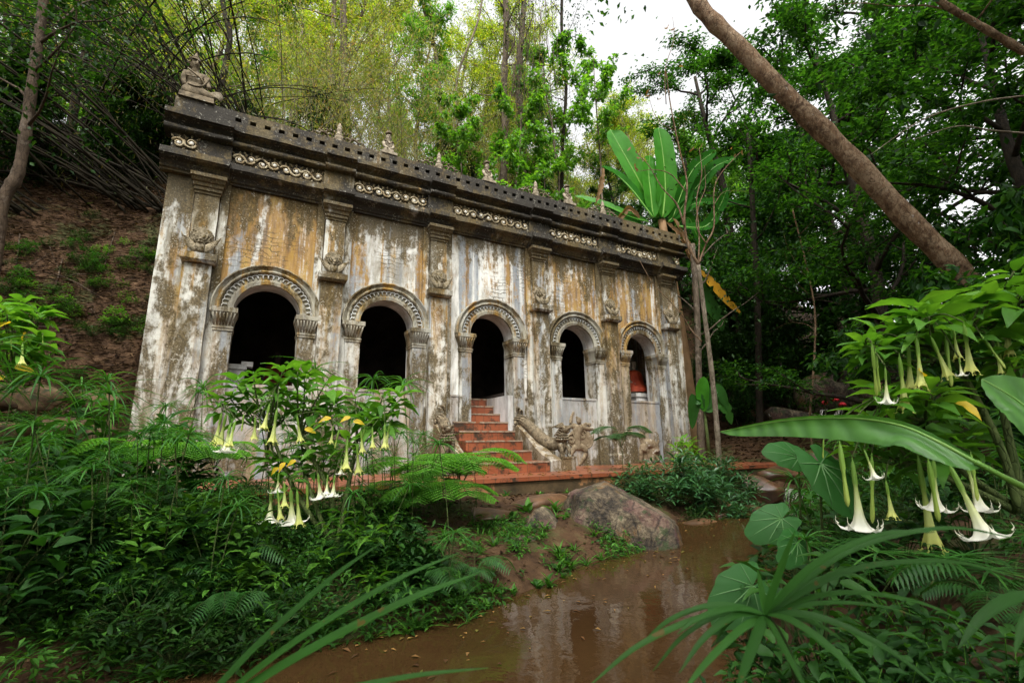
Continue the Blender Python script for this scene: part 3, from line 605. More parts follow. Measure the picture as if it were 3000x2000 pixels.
# inside: robed seated statue, white plinth
m = MB(); m.rects(10.95, [(1.552, .40, -.62), (1.78, .38, -.64), (1.80, .42, -.60), (1.90, .42, -.60)], 1.5); 
pl = m.build('statue_plinth', m_reveal); tag(pl, 'pale plinth under the orange-robed statue behind the right-hand window', 'plinth')
m_robe = simple('orange_cloth', (.16, .014, .003), (.34, .045, .008), 3., .7, .3, .3)
m_buddha = simple('dark_bronze_stucco', (.10, .07, .04), (.28, .22, .15), 6., .6, .4, .3)
e = empty('seated_statue', (10.92, 1.05, 1.9)); tag(e, 'seated statue wrapped in orange cloth inside the right-hand window', 'statue')
V2 = [(0, 0, .12), (0, 0, .35), (0, -.01, .58), (0, 0, .72), (0, -.01, .80), (0, -.015, .92), (0, 0, 1.0), (.2, 0, .62), (.27, -.05, .38), (.12, -.2, .26), (-.2, 0, .62), (-.27, -.05, .38), (-.12, -.2, .26), (.28, -.12, .10), (.02, -.27, .09), (-.28, -.12, .10), (-.02, -.25, .13)]
E2 = [(0, 1), (1, 2), (2, 3), (3, 4), (4, 5), (5, 6), (2, 7), (7, 8), (8, 9), (2, 10), (10, 11), (11, 12), (0, 13), (13, 14), (0, 15), (15, 16)]
skin('body', V2, E2, [.17, .15, .18, .06, .07, .1, .085, .085, .065, .04, .085, .065, .04, .1, .07, .1, .07], m_buddha, e)
m = MB(); rr = []
for z, a, b, o in ((.06, .40, .34, -.05), (.16, .38, .32, -.05), (.30, .31, .22, -.02), (.45, .28, .19, 0), (.60, .27, .18, 0), (.68, .22, .14, 0), (.72, .12, .10, 0)):
    rr.append([(a*math.cos(t)*(1+.05*math.sin(t*9+z*8)), o+b*math.sin(t)*(1+.05*math.sin(t*7)), z) for t in np.linspace(0, 2*PI, 28, endpoint=False)])
m.loft(rr, False, True); m.build('robe', m_robe, e)
m = MB(); m.rects(.55, [(1.552, .30, -.75), (1.95, .30, -.75), (1.97, .33, -.72), (2.06, .33, -.72)], 1.5); m.box(.78, .98, 1.0, 1.3, 2.065, 2.16)
o = m.build('altar_block', m_reveal); tag(o, 'pale plastered altar block inside the leftmost arch', 'altar')
m_maroon = simple('maroon_cloth', (.06, .008, .006), (.12, .018, .012), 3., .8, .2, .3)
for (bx, by, lab) in ((1.45, 1.9, 'shadowy statue in dark red cloth inside the leftmost arch'), (8.35, 1.8, 'shadowy statue in dark red cloth behind the window right of the stairs')):
    e = empty('draped_statue', (bx, by, 1.55)); tag(e, lab, 'statue')
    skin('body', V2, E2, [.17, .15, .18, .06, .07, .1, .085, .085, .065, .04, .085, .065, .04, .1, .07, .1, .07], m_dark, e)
    m = MB(); m.loft(rr, False, True); m.build('robe', m_maroon, e)
# ================================================================ ground, water
def ip(x, pts): return np.interp(x, [p[0] for p in pts], [p[1] for p in pts])
YLp = [(-9, -6.9), (0, -6.0), (.9, -6.0), (2.4, -6.1), (3.2, -5.75), (4.1, -5.3), (5, -5.1), (6, -4.3), (8.8, -3.15), (10.4, -3.25), (14, -3.0), (30, -2.5)]
YRp = [(-9, -10.2), (0, -8.5), (2.3, -7.95), (3.2, -7.6), (4.1, -7.15), (5.5, -6.45), (8.3, -5.05), (10.5, -4.4), (14, -4.4), (30, -4.0)]
def ss(t): t = np.clip(t, 0, 1); return t*t*(3-2*t)
def H(x, y):
    x = np.asarray(x, float); y = np.asarray(y, float)
    rise = np.clip(x-12.3, 0, 14)*.27 + .28*ss((x-10.5)/.4)
    yl = ip(x, YLp); yr = ip(x, YRp); sl = y-yl; sr = yr-y; d = np.maximum(sl, sr)
    inside = -.72-np.minimum(.45, np.clip(-d, 0, 9)*.5)
    tgt = np.where(x < 2.5, .42+.14*ss((2.5-x)/3), .40)
    left = -.72+tgt*(1-np.exp(-np.clip(sl, 0, 99)/.7))+.03*np.clip(sl, 0, 3)
    right = -.72+.42*(1-np.exp(-np.clip(sr, 0, 99)/.6))+.06*np.clip(sr, 0, 50)+.22*np.clip(sr-2.5, 0, 30)*ss((x-2)/4)
    z = np.where(d < 0, inside, np.where(sl > 0, left, right))
    under = (x > -1.2) & (x < 13.1) & (y > -2.6) & (y < 4.3)
    y0 = np.interp(x, [-1.0, -.62, 11.9, 12.8], [.6, 4.4, 4.4, 1.2])
    sc = np.interp(x, [-12, 14, 22, 30], [1, 1, .8, .7])
    hm = np.interp(x, [-3, 1.5, 16, 24], [10.0, 13.2, 13.2, 9.5])
    hill = sc*(hm*ss((y-y0)/(10.5-y0)*.93)/ss(.93)+np.clip(y-10.5, 0, 40)*.22)
    zz = np.where(y > y0, np.maximum(z, -.3)+hill, z)
    zz = np.where(under & (x < 11.9), -.35, zz)
    P = np.stack([x, y, x*0], -1)
    n = (fbm(P, .9, 3)-.47)*.28+(fbm(P, 4., 9)-.47)*.06
    return zz+rise+n*np.where(under | (d < -.1), .25, 1)*np.where(y > y0, 1.6, 1)
def warp(a, b, c0, n, p=1.9):
    t = np.linspace(-1, 1, n); return np.where(t < 0, c0-(c0-a)*np.abs(t)**p, c0+(b-c0)*np.abs(t)**p)
gx = warp(-60, 90, 3.5, 330); gy = warp(-45, 90, -4, 330)
GX, GY = np.meshgrid(gx, gy); GZ = H(GX, GY)
V = np.stack([GX, GY, GZ], -1).reshape(-1, 3); ii = np.arange(329*330).reshape(329, 330)[:, :-1].ravel()
F = np.stack([ii, ii+1, ii+331, ii+330], 1)
t = NT('forest_soil'); n = t.noise((1, 1, 1), 5., 9, .7); big = t.noise((1, 1, 1), .7, 5, .6)
col = t.ramp(n, [(.3, (.020, .010, .005)), (.55, (.065, .035, .016)), (.75, (.14, .085, .045))])
col = t.mix(col, (.03, .05, .012), t.ma('MULTIPLY', t.step(t.ma('ADD', big, t.ma('MULTIPLY', n, .3)), .66, .74), .6))
t.bump(t.ma('ADD', n, t.ma('MULTIPLY', t.noise((1, 1, 1), 24., 5, .7), .4)), .9, .05); m_soil = t.done(col, .8, .15)
g = link('ground', arrmesh('ground', V, F, m_soil, True)); tag(g, kind='structure')
t = NT('muddy_water'); n = t.noise((1, 1, 1), 2.2, 4, .55, .4); n2 = t.noise((1.2, 1, 1), 9., 3, .5, .2)
t.bump(t.ma('ADD', t.ma('MULTIPLY', n, .7), t.ma('MULTIPLY', n2, .22)), .055, .12)
m_water = t.done(t.ramp(t.noise((1, 1, 1), .8, 5), [(.3, (.034, .017, .0065)), (.7, (.056, .029, .011))]), .02, .5)
t.b.inputs['IOR'].default_value = 1.33
m = MB(); m.add([(-60, -12, -.7), (10.75, -12, -.7), (10.75, -1, -.7), (-60, -1, -.7)], [(0, 1, 2, 3)]); o = m.build('stream', m_water); tag(o, kind='structure')
m = MB()
for a in range(12):
    x0, x1 = 10.72+a*.55, 10.72+(a+1)*.55; z0, z1 = [-.44+max(0, q-12.3)*.27 for q in (x0, x1)]; m.add([(x0, -6, z0), (x1, -6, z1), (x1, -1.5, z1), (x0, -1.5, z0)], [(0, 1, 2, 3)])
o = m.build('upper_stream', m_water); tag(o, kind='structure')
m_foam = simple('white_water', (.20, .17, .13), (.55, .53, .49), 9., .35, .5, .8)
def cascade(name, x, y0, y1, z0, z1, lab):
    m = MB(); rg = np.random.default_rng(int(abs(x)*10)); n = int((y1-y0)/.04)
    for k in range(n):
        y = rg.uniform(y0, y1); h = rg.uniform(.5, 1.)*(z1-z0); zt = z1-rg.uniform(0, .35)*(z1-z0); r = rg.uniform(.004, .013)
        m.tube([(x+.14, y, zt+.012), (x+.02, y+rg.normal(0, .01), zt-.01), (x-.06, y+rg.normal(0, .02), max(z0, zt-h*.5)), (x-.10, y+rg.normal(0, .03), max(z0, zt-h))], [r, r*1.3, r, r*.7], 4)
    for k in range(n): m.ball((x-.12-abs(rg.normal(0, .12)), rg.uniform(y0, y1), z0+.004), (rg.uniform(.01, .05), rg.uniform(.01, .05), .008), 6, 4)
    tag(m.build(name, m_foam), lab, 'waterfall', kind=None)
# ================================================================ rocks
t = NT('boulder_rock'); n = t.noise((1, 1, 1), 2.2, 9, .7, .4); f = t.noise((1, 1, 1), 16., 7, .7)
col = t.ramp(t.ma('ADD', t.ma('MULTIPLY', n, .6), t.ma('MULTIPLY', f, .4)), [(.42, (.014, .010, .006)), (.5, (.085, .062, .036)), (.60, (.25, .20, .125))])
col = t.mix(col, (.15, .055, .055), t.ma('MULTIPLY', t.step(t.noise((1, 1, 1), 1.9, 4, .6, .3, (3, 3, 8)), .53, .60), .38))
col = t.mix(col, (.19, .10, .035), t.ma('MULTIPLY', t.step(t.noise((1, 1, 1), 2.6, 5, .6, .3, (1, 9, 8)), .56, .64), .7))
col = t.mix(col, (.03, .05, .012), t.ma('MULTIPLY', t.step(t.noise((1, 1, 1), 3.6, 6, .65, .3, (7, 1, 2)), .57, .63), .85))
col = t.mix(col, (.62, .62, .55), t.step(t.noise((1, 1, 1), 3.0, 4, .6, .2, (2, 6, 4)), .70, .715))
cr = t.voro((1, 1, 1.5), 2.4, 'DISTANCE_TO_EDGE'); col = t.mix(col, (.012, .009, .006), t.ma('MULTIPLY', t.ma('SUBTRACT', 1., t.step(t.ma('ADD', cr, t.ma('MULTIPLY', f, .05)), .025, .05)), .7))
t.bump(t.ma('ADD', n, t.ma('MULTIPLY', f, .5)), 1., .09); m_rock = t.done(col, .55, .4)
m_wet = simple('wet_brown_rock', (.03, .018, .010), (.15, .075, .035), 3., .35, .5, .8, (.05, .055, .02), .6)
m_sand = simple('quarried_sandstone', (.018, .012, .006), (.12, .075, .035), 5., .85, .25, .9, (.025, .03, .012), .55)
import bmesh
def ico(sub=4):
    b = bmesh.new(); bmesh.ops.create_icosphere(b, subdivisions=sub, radius=1); V = np.array([v.co[:] for v in b.verts]); F = np.array([[v.index for v in f.verts] for f in b.faces]); b.free(); return V, F
ICO4 = ico(4); ICO5 = ico(5); ICO3 = ico(3)
def rock(name, c, r, seed, mat, label, rz=0, cuts=9, base=ICO4, group=None, amp=.22, cat='rock', tilt=(0, 0), sq=1.):
    V, F = base; V = V.copy(); rg = np.random.default_rng(seed); V = np.sign(V)*np.abs(V)**sq
    for k in range(cuts):                          # facet the lump with random planes
        nn = nrm(rg.normal(size=3)); dd = rg.uniform(.55, .85); s = V @ nn; V = V-np.clip(s-dd, 0, 9)[:, None]*nn*.92
    V = V*(1+amp*(fbm(V, 1.3, seed)-.47)[:, None]+.10*(fbm(V, 5., seed+3)-.47)[:, None])
    V = V*np.array(r); c_, s_ = math.cos(rz), math.sin(rz); Rm = np.array([[c_, -s_, 0], [s_, c_, 0], [0, 0, 1]])
    V = V @ (rotm('Y', tilt[0]) @ rotm('X', tilt[1])).T; V = V @ Rm.T
    o = link(name, arrmesh(name, V, F, mat, True)); o.location = c; tag(o, label, cat, group); return o
# big boulder: an outline given in the view of its long side, with real depth
def big_boulder():
    V, F = ICO5; V = V.copy(); rg = np.random.default_rng(3)
    for nn, dd in (((.55, -.15, .80), .62), ((-.9, -.1, .25), .72), ((-.2, -.95, .2), .60), ((.2, .9, .3), .7), ((.1, -.75, .62), .66), ((.9, -.35, .2), .86), ((-.35, -.1, .93), .80), ((.35, -.8, .45), .70), ((-.6, -.7, .3), .74), ((.75, .1, .62), .76)):
        nn = nrm(np.array(nn)); s = V @ nn; V = V-np.clip(s-dd, 0, 9)[:, None]*nn
    V = V*(1+.10*(fbm(V, 1.5, 5)-.47)[:, None]+.10*(fbm(V, 5, 8)-.47)[:, None]+.04*(fbm(V, 16, 8)-.47)[:, None])
    V = V*np.array((.86, .66, .64))
    return V, F
V, F = big_boulder(); Rz = rotm('Z', R_(-26)); V = V @ Rz.T
o = link('boulder', arrmesh('boulder', V, F, m_rock, True)); pb = Z(1425, 1262, -.7); o.location = (pb[0]+.26, pb[1]+.36, -.54); tag(o, 'large pinkish grey boulder sloping down into the muddy stream', 'boulder')
rock('boulder', (4.05, -4.42, -.55), (.36, .36, .36), 11, m_rock, 'smaller grey boulder leaning against the left side of the large boulder', .3)
rock('flat_rock', (4.7, -3.55, -.33), (.62, .34, .15), 12, m_wet, 'flat brown slab of rock lying behind the large boulder', .3)
rock('flat_rock', (3.75, -3.75, -.36), (.5, .3, .13), 14, m_wet, 'low flat slab of rock in the dirt left of the boulders', 1.1)
rock('flat_rock', (3.55, -4.75, -.55), (.34, .26, .12), 15, m_rock, 'small half-buried stone at the left foot of the boulders', .4)
rocks = [((7.25, -4.0, -.78), (.4, .28, .13), 'low dark rock at the waterline right of the large boulder'), ((8.3, -3.5, -.66), (.45, .3, .2), 'mossy rock at the waterline under the dark leafy shrubs'), ((9.2, -3.55, -.72), (.55, .24, .12), 'flat wet rock breaking the stream surface below the brick wall'),
         ((10.2, -2.95, -.5), (.55, .4, .33), 'rounded dark rock below the brick retaining wall'), ((11.3, -2.75, -.3), (.55, .5, .42), 'tall mossy rock between the brick wall and the cascade'), ((12.6, -3.0, -.1), (.7, .5, .42), 'red-brown wet rock behind the little cascade'),
         ((11.6, -4.7, -.55), (1.2, .6, .28), 'long smooth wet rock on the right of the little cascade'), ((13.4, -4.5, -.05), (.9, .6, .35), 'dark rock upstream of the long smooth wet rock')]
for k, (c, r, lb) in enumerate(rocks): rock('rock', c, r, 20+k, m_wet, lb, k*.7, group=None)
cascade('cascade', 10.6, -4.15, -3.35, -.72, -.42, 'small white cascade spilling into the brown stream between wet rocks')
# distant rocks and waterfall
for k, (c, r, lb) in enumerate([((17.4, -1.0, 1.9), (1.2, 1.0, .8), 'pale rock face lit in a clearing above the waterfall'), ((16.2, -.2, 1.1), (1.0, .8, .6), 'mossy rock left of the distant waterfall'), ((18.4, -2.6, 1.9), (1.3, 1.0, .7), 'mossy rock right of the distant waterfall'), ((15.6, -2.9, .55), (.8, .6, .4), 'dark boulder below the distant waterfall')]):
    rock('rock', c, r, 40+k, m_rock if k < 3 else m_wet, lb, k, base=ICO3)
cascade('waterfall', 15.6, -2.2, -1.4, .75, 1.38, 'thin distant waterfall seen through the dark undergrowth')
# quarried rock face left of the hall
for k in range(14):
    rg = np.random.default_rng(70+k); a = k % 5; b = k//5
    tag(rock('quarried_block', (-.95-.62*a+rg.uniform(-.12, .12)-.2*b, .55+.30*b+rg.uniform(-.1, .1), .25+.55*b+rg.uniform(-.06, .06)), (.34, .33, .27), 70+k, m_sand, 'rough sandstone block in the rock face left of the hall', rg.uniform(-.3, .3), 11, ICO4, None, .3, 'rock', (rg.uniform(-.1, .1), rg.uniform(-.1, .1)), .55), group='sandstone blocks in the rock face')
# brick retaining wall beside the stream
t = NT('old_brick'); b = t.n.new('ShaderNodeTexBrick'); c = t.n.new('ShaderNodeCombineXYZ'); t.lk(t.ma('ADD', t.sep(0), t.sep(1)), c.inputs[0]); t.lk(t.sep(2), c.inputs[1]); t.lk(c.outputs[0], b.inputs['Vector'])
b.inputs['Scale'].default_value = 1; b.inputs['Brick Width'].default_value = .16; b.inputs['Row Height'].default_value = .05; b.inputs['Mortar Size'].default_value = .006
b.inputs['Color1'].default_value = (.07, .035, .015, 1); b.inputs['Color2'].default_value = (.13, .06, .028, 1); b.inputs['Mortar'].default_value = (.02, .014, .008, 1)
n = t.noise((1, 1, 1), 4., 7, .65); t.bump(t.ma('ADD', t.ma('MULTIPLY', b.outputs['Fac'], -.6), n), .8, .03); m_brick = t.done(t.mix(b.outputs['Color'], (.02, .022, .008), t.step(n, .5, .65)), .9, .2)
m = MB(); rr = []
for k in range(16):
    x = 9.6+2.6*k/15; y = -2.72-.12*math.sin(k*.5)+.15*(k/15); j = rng.uniform(-.02, .02, 4); rr.append([(x, y-.12+j[0], -.75), (x, y+j[1], -.16+j[2]), (x, y+.4, -.16+j[2]), (x, y+.4, -.75)])
m.loft(rr, True, False); o = m.build('brick_wall', m_brick); tag(o, 'low crumbling brick retaining wall at the stream edge behind the thin pale tree', 'wall')
# ================================================================ leaf materials
G = leafmat
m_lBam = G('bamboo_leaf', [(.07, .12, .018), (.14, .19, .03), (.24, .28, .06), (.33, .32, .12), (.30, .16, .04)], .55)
m_lBaD = G('shaded_bamboo_leaf', [(.03, .06, .01), (.06, .10, .015), (.10, .13, .03), (.13, .08, .02)], .5)  # darker copy of the bamboo leaf, its shade put into the colour
m_lYel = G('backlit_leaf', [(.09, .17, .015), (.17, .28, .02), (.28, .36, .03), (.38, .36, .04)], .58)  # bright yellow-green, with the glow of backlight put into the colour
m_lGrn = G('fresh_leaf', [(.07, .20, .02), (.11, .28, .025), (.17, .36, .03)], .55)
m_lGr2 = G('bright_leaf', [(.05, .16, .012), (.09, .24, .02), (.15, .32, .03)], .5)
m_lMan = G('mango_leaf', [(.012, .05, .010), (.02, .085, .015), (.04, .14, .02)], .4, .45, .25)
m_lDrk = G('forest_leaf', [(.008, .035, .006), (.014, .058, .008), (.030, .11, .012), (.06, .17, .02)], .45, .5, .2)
m_lDk2 = G('shade_leaf', [(.006, .022, .004), (.012, .042, .006), (.026, .075, .010)], .35, .55, .15)  # darker than the forest leaf: thicket shade is painted into the colour
m_lBru = G('trumpet_leaf', [(.055, .17, .018), (.085, .23, .025), (.13, .30, .035)], .42, .5, .25)
m_lYlw = G('yellowed_leaf', [(.62, .42, .02), (.7, .5, .04)], .4, .5, .3, spots=(.25, .10, .01))
m_lSed = G('sedge_leaf', [(.018, .085, .012), (.035, .14, .020), (.08, .22, .035)], .35, .45, .25)
m_lFer = G('fern_leaf', [(.06, .19, .02), (.09, .26, .03), (.13, .32, .04)], .45, .5, .3)
m_lShr = G('glossy_shrub_leaf', [(.02, .075, .025), (.035, .11, .035), (.06, .16, .05)], .25, .3, .55)
m_lTar = G('taro_leaf', [(.015, .085, .015), (.03, .13, .022)], .35, .55, .25)
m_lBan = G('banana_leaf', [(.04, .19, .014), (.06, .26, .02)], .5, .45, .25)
m_lGnd = G('groundcover_leaf', [(.015, .055, .008), (.035, .12, .014), (.08, .22, .025)], .4, .55, .2)
m_lLit = G('dry_leaf_litter', [(.005, .0025, .0012), (.015, .007, .0028), (.036, .017, .007), (.12, .075, .038)], .15, .85, .08)  # brown litter, darkened in the colour to stand in for shade on the slope
m_deadb = G('dead_banana_leaf', [(.16, .08, .03), (.26, .16, .08)], .25, .7, .2)
m_ylwb = G('yellow_banana_leaf', [(.50, .24, .015), (.58, .30, .02)], .4, .5, .3, spots=(.10, .04, .01))
m_bark = barkmat('grey_brown_bark', (.05, .038, .025), (.17, .13, .09), (.28, .24, .19), 7, .58)
m_bpale = barkmat('pale_bark', (.11, .085, .055), (.32, .27, .20), (.07, .05, .03), 9, .55)
m_blean = barkmat('mottled_reddish_bark', (.05, .027, .014), (.19, .115, .062), (.26, .185, .115), 11, .50, (.30, .27, .23))
m_bdk2 = barkmat('brown_bark', (.03, .02, .012), (.10, .07, .045), (.15, .12, .09), 8, .56)
m_bdark = barkmat('dark_bark', (.012, .010, .007), (.045, .034, .022), None, 8)
m_culm = simple('backlit_bamboo_culm', (.006, .005, .003), (.028, .022, .012), 3., .8, .1, .1)  # near black: the darkness of backlit culms is painted into the colour
m_culm2 = simple('olive_bamboo_culm', (.05, .05, .018), (.18, .15, .07), 3., .5, .4, .1)
m_twig = barkmat('green_stem', (.03, .05, .012), (.10, .13, .04), None, 12)
# ================================================================ trees
def limb(rg, p, d, L, up=.25, n=5, wob=.12):
    pts = [p]; d = nrm(d)
    for k in range(n):
        d = nrm(d+rg.normal(0, wob, 3)+np.array((0, 0, up/n))); pts.append(pts[-1]+d*L/n)
    return np.array(pts)
def tree_mesh(seed, h, r0, cb, spread, T, ll, lw, nleaf, mleaf, mbark, nl=11, el=.6, up=.5, droop=.5, flat=0., lean=(0, 0), jit=.16, trunkwob=.05, clump=1.):
    rg = np.random.default_rng(seed); m = MB()
    tp = limb(rg, np.zeros(3)-(0, 0, .4), np.array((lean[0], lean[1], 1.)), h+.4, .15, 9, trunkwob); tr = curve(tp, 3)
    m.tube(tr, r0*np.linspace(1, .22, len(tr))**.9*(1+.05*np.sin(np.arange(len(tr))*1.9)), 9)
    tw = []
    for k in range(nl):
        t = cb+(1-cb)*(k+rg.uniform(0, .8))/nl; i = t*(len(tr)-1); p = tr[int(i)]; az = k*2.4+rg.uniform(-.4, .4); e = el+rg.uniform(-.2, .3)+.35*(t-cb)
        L = spread*(1-.45*(t-cb)/(1-cb+1e-6))*rg.uniform(.75, 1.15); d = np.array((math.cos(az)*math.cos(e), math.sin(az)*math.cos(e), math.sin(e)))
        lb = limb(rg, p, d, L, up, 6, .14); m.tube(lb, r0*(.42*(1-.5*t))*np.linspace(1, .25, 7), 5)
        for j in range(5):
            q = lb[2+j % 5]; az2 = rg.uniform(0, 2*PI); dd = nrm(d*.7+np.array((math.cos(az2), math.sin(az2), rg.uniform(-.1, .6)))*.8)
            sb = limb(rg, q, dd, L*.45*rg.uniform(.6, 1.1), up*.6, 4, .2); m.tube(sb, r0*.12*np.linspace(1, .3, 5)+.004, 4)
            for i2 in range(4):
                q2 = sb[1+i2 % 4]; dd2 = nrm(dd*.5+rg.normal(0, .6, 3)*np.array((1, 1, 1-flat*.8))); tw.append(limb(rg, q2, dd2, L*.22*rg.uniform(.5, 1.2), .0, 3, .2))
        tw.append(lb[3:])
    for q in tw[::2]: m.tube(q, .006, 3)
    n = nleaf; wts = rg.uniform(.1, 1, len(tw))**(1.5*clump); idx = rg.choice(len(tw), n, p=wts/wts.sum()); P = np.empty((n, 3)); Dr = np.empty((n, 3))
    for i in range(len(tw)):
        s = np.where(idx == i)[0]; q = tw[i]; u = rg.uniform(0, len(q)-1.001, len(s)); a = u.astype(int); f = (u-a)[:, None]; P[s] = q[a]*(1-f)+q[a+1]*f; Dr[s] = nrm(q[a+1]-q[a])
    P += rg.normal(0, jit, (n, 3))*np.array((1, 1, 1-flat*.6)); Dr = nrm(Dr*.5+rg.normal(0, .7, (n, 3))*np.array((1, 1, 1-flat*.85))+np.array((0, 0, -droop)))
    U = rg.normal(0, .45*(1-flat*.5), (n, 3))+np.array((0, 0, 1))
    V, F = leaves(T, P, Dr, U, ll*rg.uniform(.6, 1.25, n), lw*rg.uniform(.7, 1.2, n))
    return m.mesh('trunk', mbark), arrmesh('crown', V, F, mleaf)
TREES = {}
def plant_tree(key, x, y, rz=0, s=1., label='', group=None, z=None, name='tree', cat='tree'):
    tm, cm = TREES[key]; e = empty(name, (x, y, H(x, y)-.1 if z is None else z), rz); e.scale = (s, s, s); tag(e, label, cat, group)
    link('trunk', tm, e); link('crown', cm, e); return e
TREES['yel1'] = tree_mesh(1, 13, .17, .28, 4.2, T_Q, .17, .085, 15000, m_lYel, m_bpale, 14)
TREES['yel2'] = tree_mesh(2, 15, .22, .22, 4.6, T_Q, .15, .07, 16000, m_lYel, m_bark, 16)
TREES['grn1'] = tree_mesh(3, 12, .16, .25, 3.6, T_Q, .20, .10, 13000, m_lGrn, m_bark, 13)
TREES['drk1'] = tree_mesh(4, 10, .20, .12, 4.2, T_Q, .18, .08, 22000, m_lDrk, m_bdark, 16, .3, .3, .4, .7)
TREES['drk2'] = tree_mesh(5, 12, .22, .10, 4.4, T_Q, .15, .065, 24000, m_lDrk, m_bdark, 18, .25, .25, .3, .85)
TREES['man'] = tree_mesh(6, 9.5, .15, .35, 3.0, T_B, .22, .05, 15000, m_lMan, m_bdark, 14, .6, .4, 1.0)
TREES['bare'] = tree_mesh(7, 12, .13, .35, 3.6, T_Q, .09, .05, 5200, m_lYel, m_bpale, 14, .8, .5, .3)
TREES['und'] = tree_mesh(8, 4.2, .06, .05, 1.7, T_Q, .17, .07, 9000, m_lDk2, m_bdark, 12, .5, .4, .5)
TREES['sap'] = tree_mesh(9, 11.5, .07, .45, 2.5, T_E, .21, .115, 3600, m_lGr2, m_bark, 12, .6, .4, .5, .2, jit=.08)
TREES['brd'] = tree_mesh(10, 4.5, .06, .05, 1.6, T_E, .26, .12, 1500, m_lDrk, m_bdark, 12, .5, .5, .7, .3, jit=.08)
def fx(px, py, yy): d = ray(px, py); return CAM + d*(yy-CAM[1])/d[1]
# canopy behind the hall
def T_at(key, px, Yd, s=1., lab='', rz=None, grp=None):
    p = fx(px, 300, Yd); return plant_tree(key, p[0], p[1], rz if rz is not None else px*.37, s, lab, grp)
spec = [('drk2', 40, 17, 1.0, 'leafy tree at the far left of the slope behind the black bamboo tangle'), ('drk1', 170, 15, 1.1, 'dark green tree behind the black bamboo tangle, second from the left edge'), ('yel1', 290, 19, 1.1, 'pale-trunked tree rising behind the dark bamboo left of the corner statue'),
 ('yel2', 420, 14, .9, 'leafy tree directly behind the crowned corner statue'), ('grn1', 560, 20, 1.15, 'tall green tree behind the bamboo right of the corner statue'), ('yel1', 660, 16, 1.0, 'leafy tree behind the hanging bamboo sprays above the first bay'),
 ('yel2', 800, 22, 1.15, 'tall yellow-green tree above the leftmost finial'), ('yel1', 905, 17, 1.05, 'yellow-green tree above the second bay'), ('yel2', 1010, 20, 1.05, 'yellow-green tree with slender pale stems above the centre of the parapet'), ('grn1', 1090, 26, 1.2, 'distant green tree behind the vine-hung trunk'),
 ('yel1', 1190, 21, 1.05, 'yellow-green tree behind the vine-hung trunk above the stair bay'), ('yel2', 1290, 27, 1.1, 'distant yellow-green tree behind the bright large-leaved sapling'), ('yel1', 1385, 14, .95, 'small yellow-green tree between the saplings and the sky gap'), ('yel2', 1145, 14, 1.0, 'yellow-green tree hiding the foot of the vine-hung trunk'), ('grn1', 1250, 16, 1.05, 'fresh green tree above the bright large-leaved saplings'), ('grn1', 1350, 17, .7, 'small green tree right of the bright large-leaved sapling'),
 ('yel2', 740, 14, .85, 'yellow-green tree leaning over the parapet left of the second bay'), ('yel2', 1080, 15, .9, 'yellow-green tree close behind the parapet above the stair door'), ('grn1', 950, 13, .8, 'small fresh green tree above the second arch'), ('bare', 1455, 12, 1.05, 'thin half-bare tree standing against the white sky gap')]
for k, px, Yd, s_, lb in spec: T_at(k, px, Yd, s_, lb)
for i, (px, Yd) in enumerate([(-60, 24), (120, 27), (240, 25), (360, 30), (500, 28), (720, 31), (960, 34), (1120, 36), (1230, 38)]):
    T_at('yel1' if i % 2 else 'grn1', px, Yd, 1.35, 'tall leafy tree far back on the wooded slope behind the hall', grp='far trees on the slope')
# right-hand forest
spec = [('man', 1690, -.2+2.2, 1.0, 'drooping dark-leaved tree with a black trunk right of the banana plant'), ('man', 1600, 6.0, .85, 'drooping glossy-leaved tree behind the banana plant'), ('grn1', 1720, 9.5, 1.15, 'tall green tree right of the sky gap behind the top of the leaning trunk'), ('yel1', 1400, 17, 1.1, 'tall yellow-green tree at the left edge of the sky gap'), ('drk1', 1850, 5.5, 1.1, 'dense dark green tree behind the upper half of the leaning trunk'), ('grn1', 1770, 11, 1.1, 'lighter green tree behind the upper part of the leaning trunk')]
for k, px, Yd, s_, lb in spec: T_at(k, px, Yd, s_, lb)
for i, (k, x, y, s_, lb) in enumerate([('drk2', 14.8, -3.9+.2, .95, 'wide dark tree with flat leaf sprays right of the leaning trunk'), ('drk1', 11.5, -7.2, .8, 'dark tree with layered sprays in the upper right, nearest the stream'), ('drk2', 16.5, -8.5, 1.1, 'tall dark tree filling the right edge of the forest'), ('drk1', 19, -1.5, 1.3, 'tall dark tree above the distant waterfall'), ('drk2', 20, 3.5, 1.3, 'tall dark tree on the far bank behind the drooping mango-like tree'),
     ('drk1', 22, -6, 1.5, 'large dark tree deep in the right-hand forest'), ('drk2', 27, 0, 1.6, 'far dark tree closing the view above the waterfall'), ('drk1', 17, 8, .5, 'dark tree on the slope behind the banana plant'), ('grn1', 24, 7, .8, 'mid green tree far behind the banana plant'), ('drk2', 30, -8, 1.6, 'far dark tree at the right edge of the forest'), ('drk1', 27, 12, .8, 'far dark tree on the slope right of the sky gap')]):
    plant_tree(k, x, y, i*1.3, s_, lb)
for i in range(30):
    rg = np.random.default_rng(300+i); x = rg.uniform(12.8, 24); y = rg.uniform(-1.2, 7) if i % 3 else rg.uniform(-9, -5.6)
    if x < 18 and -3.2 < y < -.6: continue
    plant_tree('und' if i % 4 else 'brd', x, y, i*2.1, rg.uniform(.6, 1.15), 'dark undergrowth shrub '+('left' if y > 0 else 'right')+' of the waterfall, '+('close' if x < 16 else 'far back' if x > 20 else 'halfway'), 'undergrowth shrubs in the right-hand forest', name='understorey_shrub', cat='shrub')
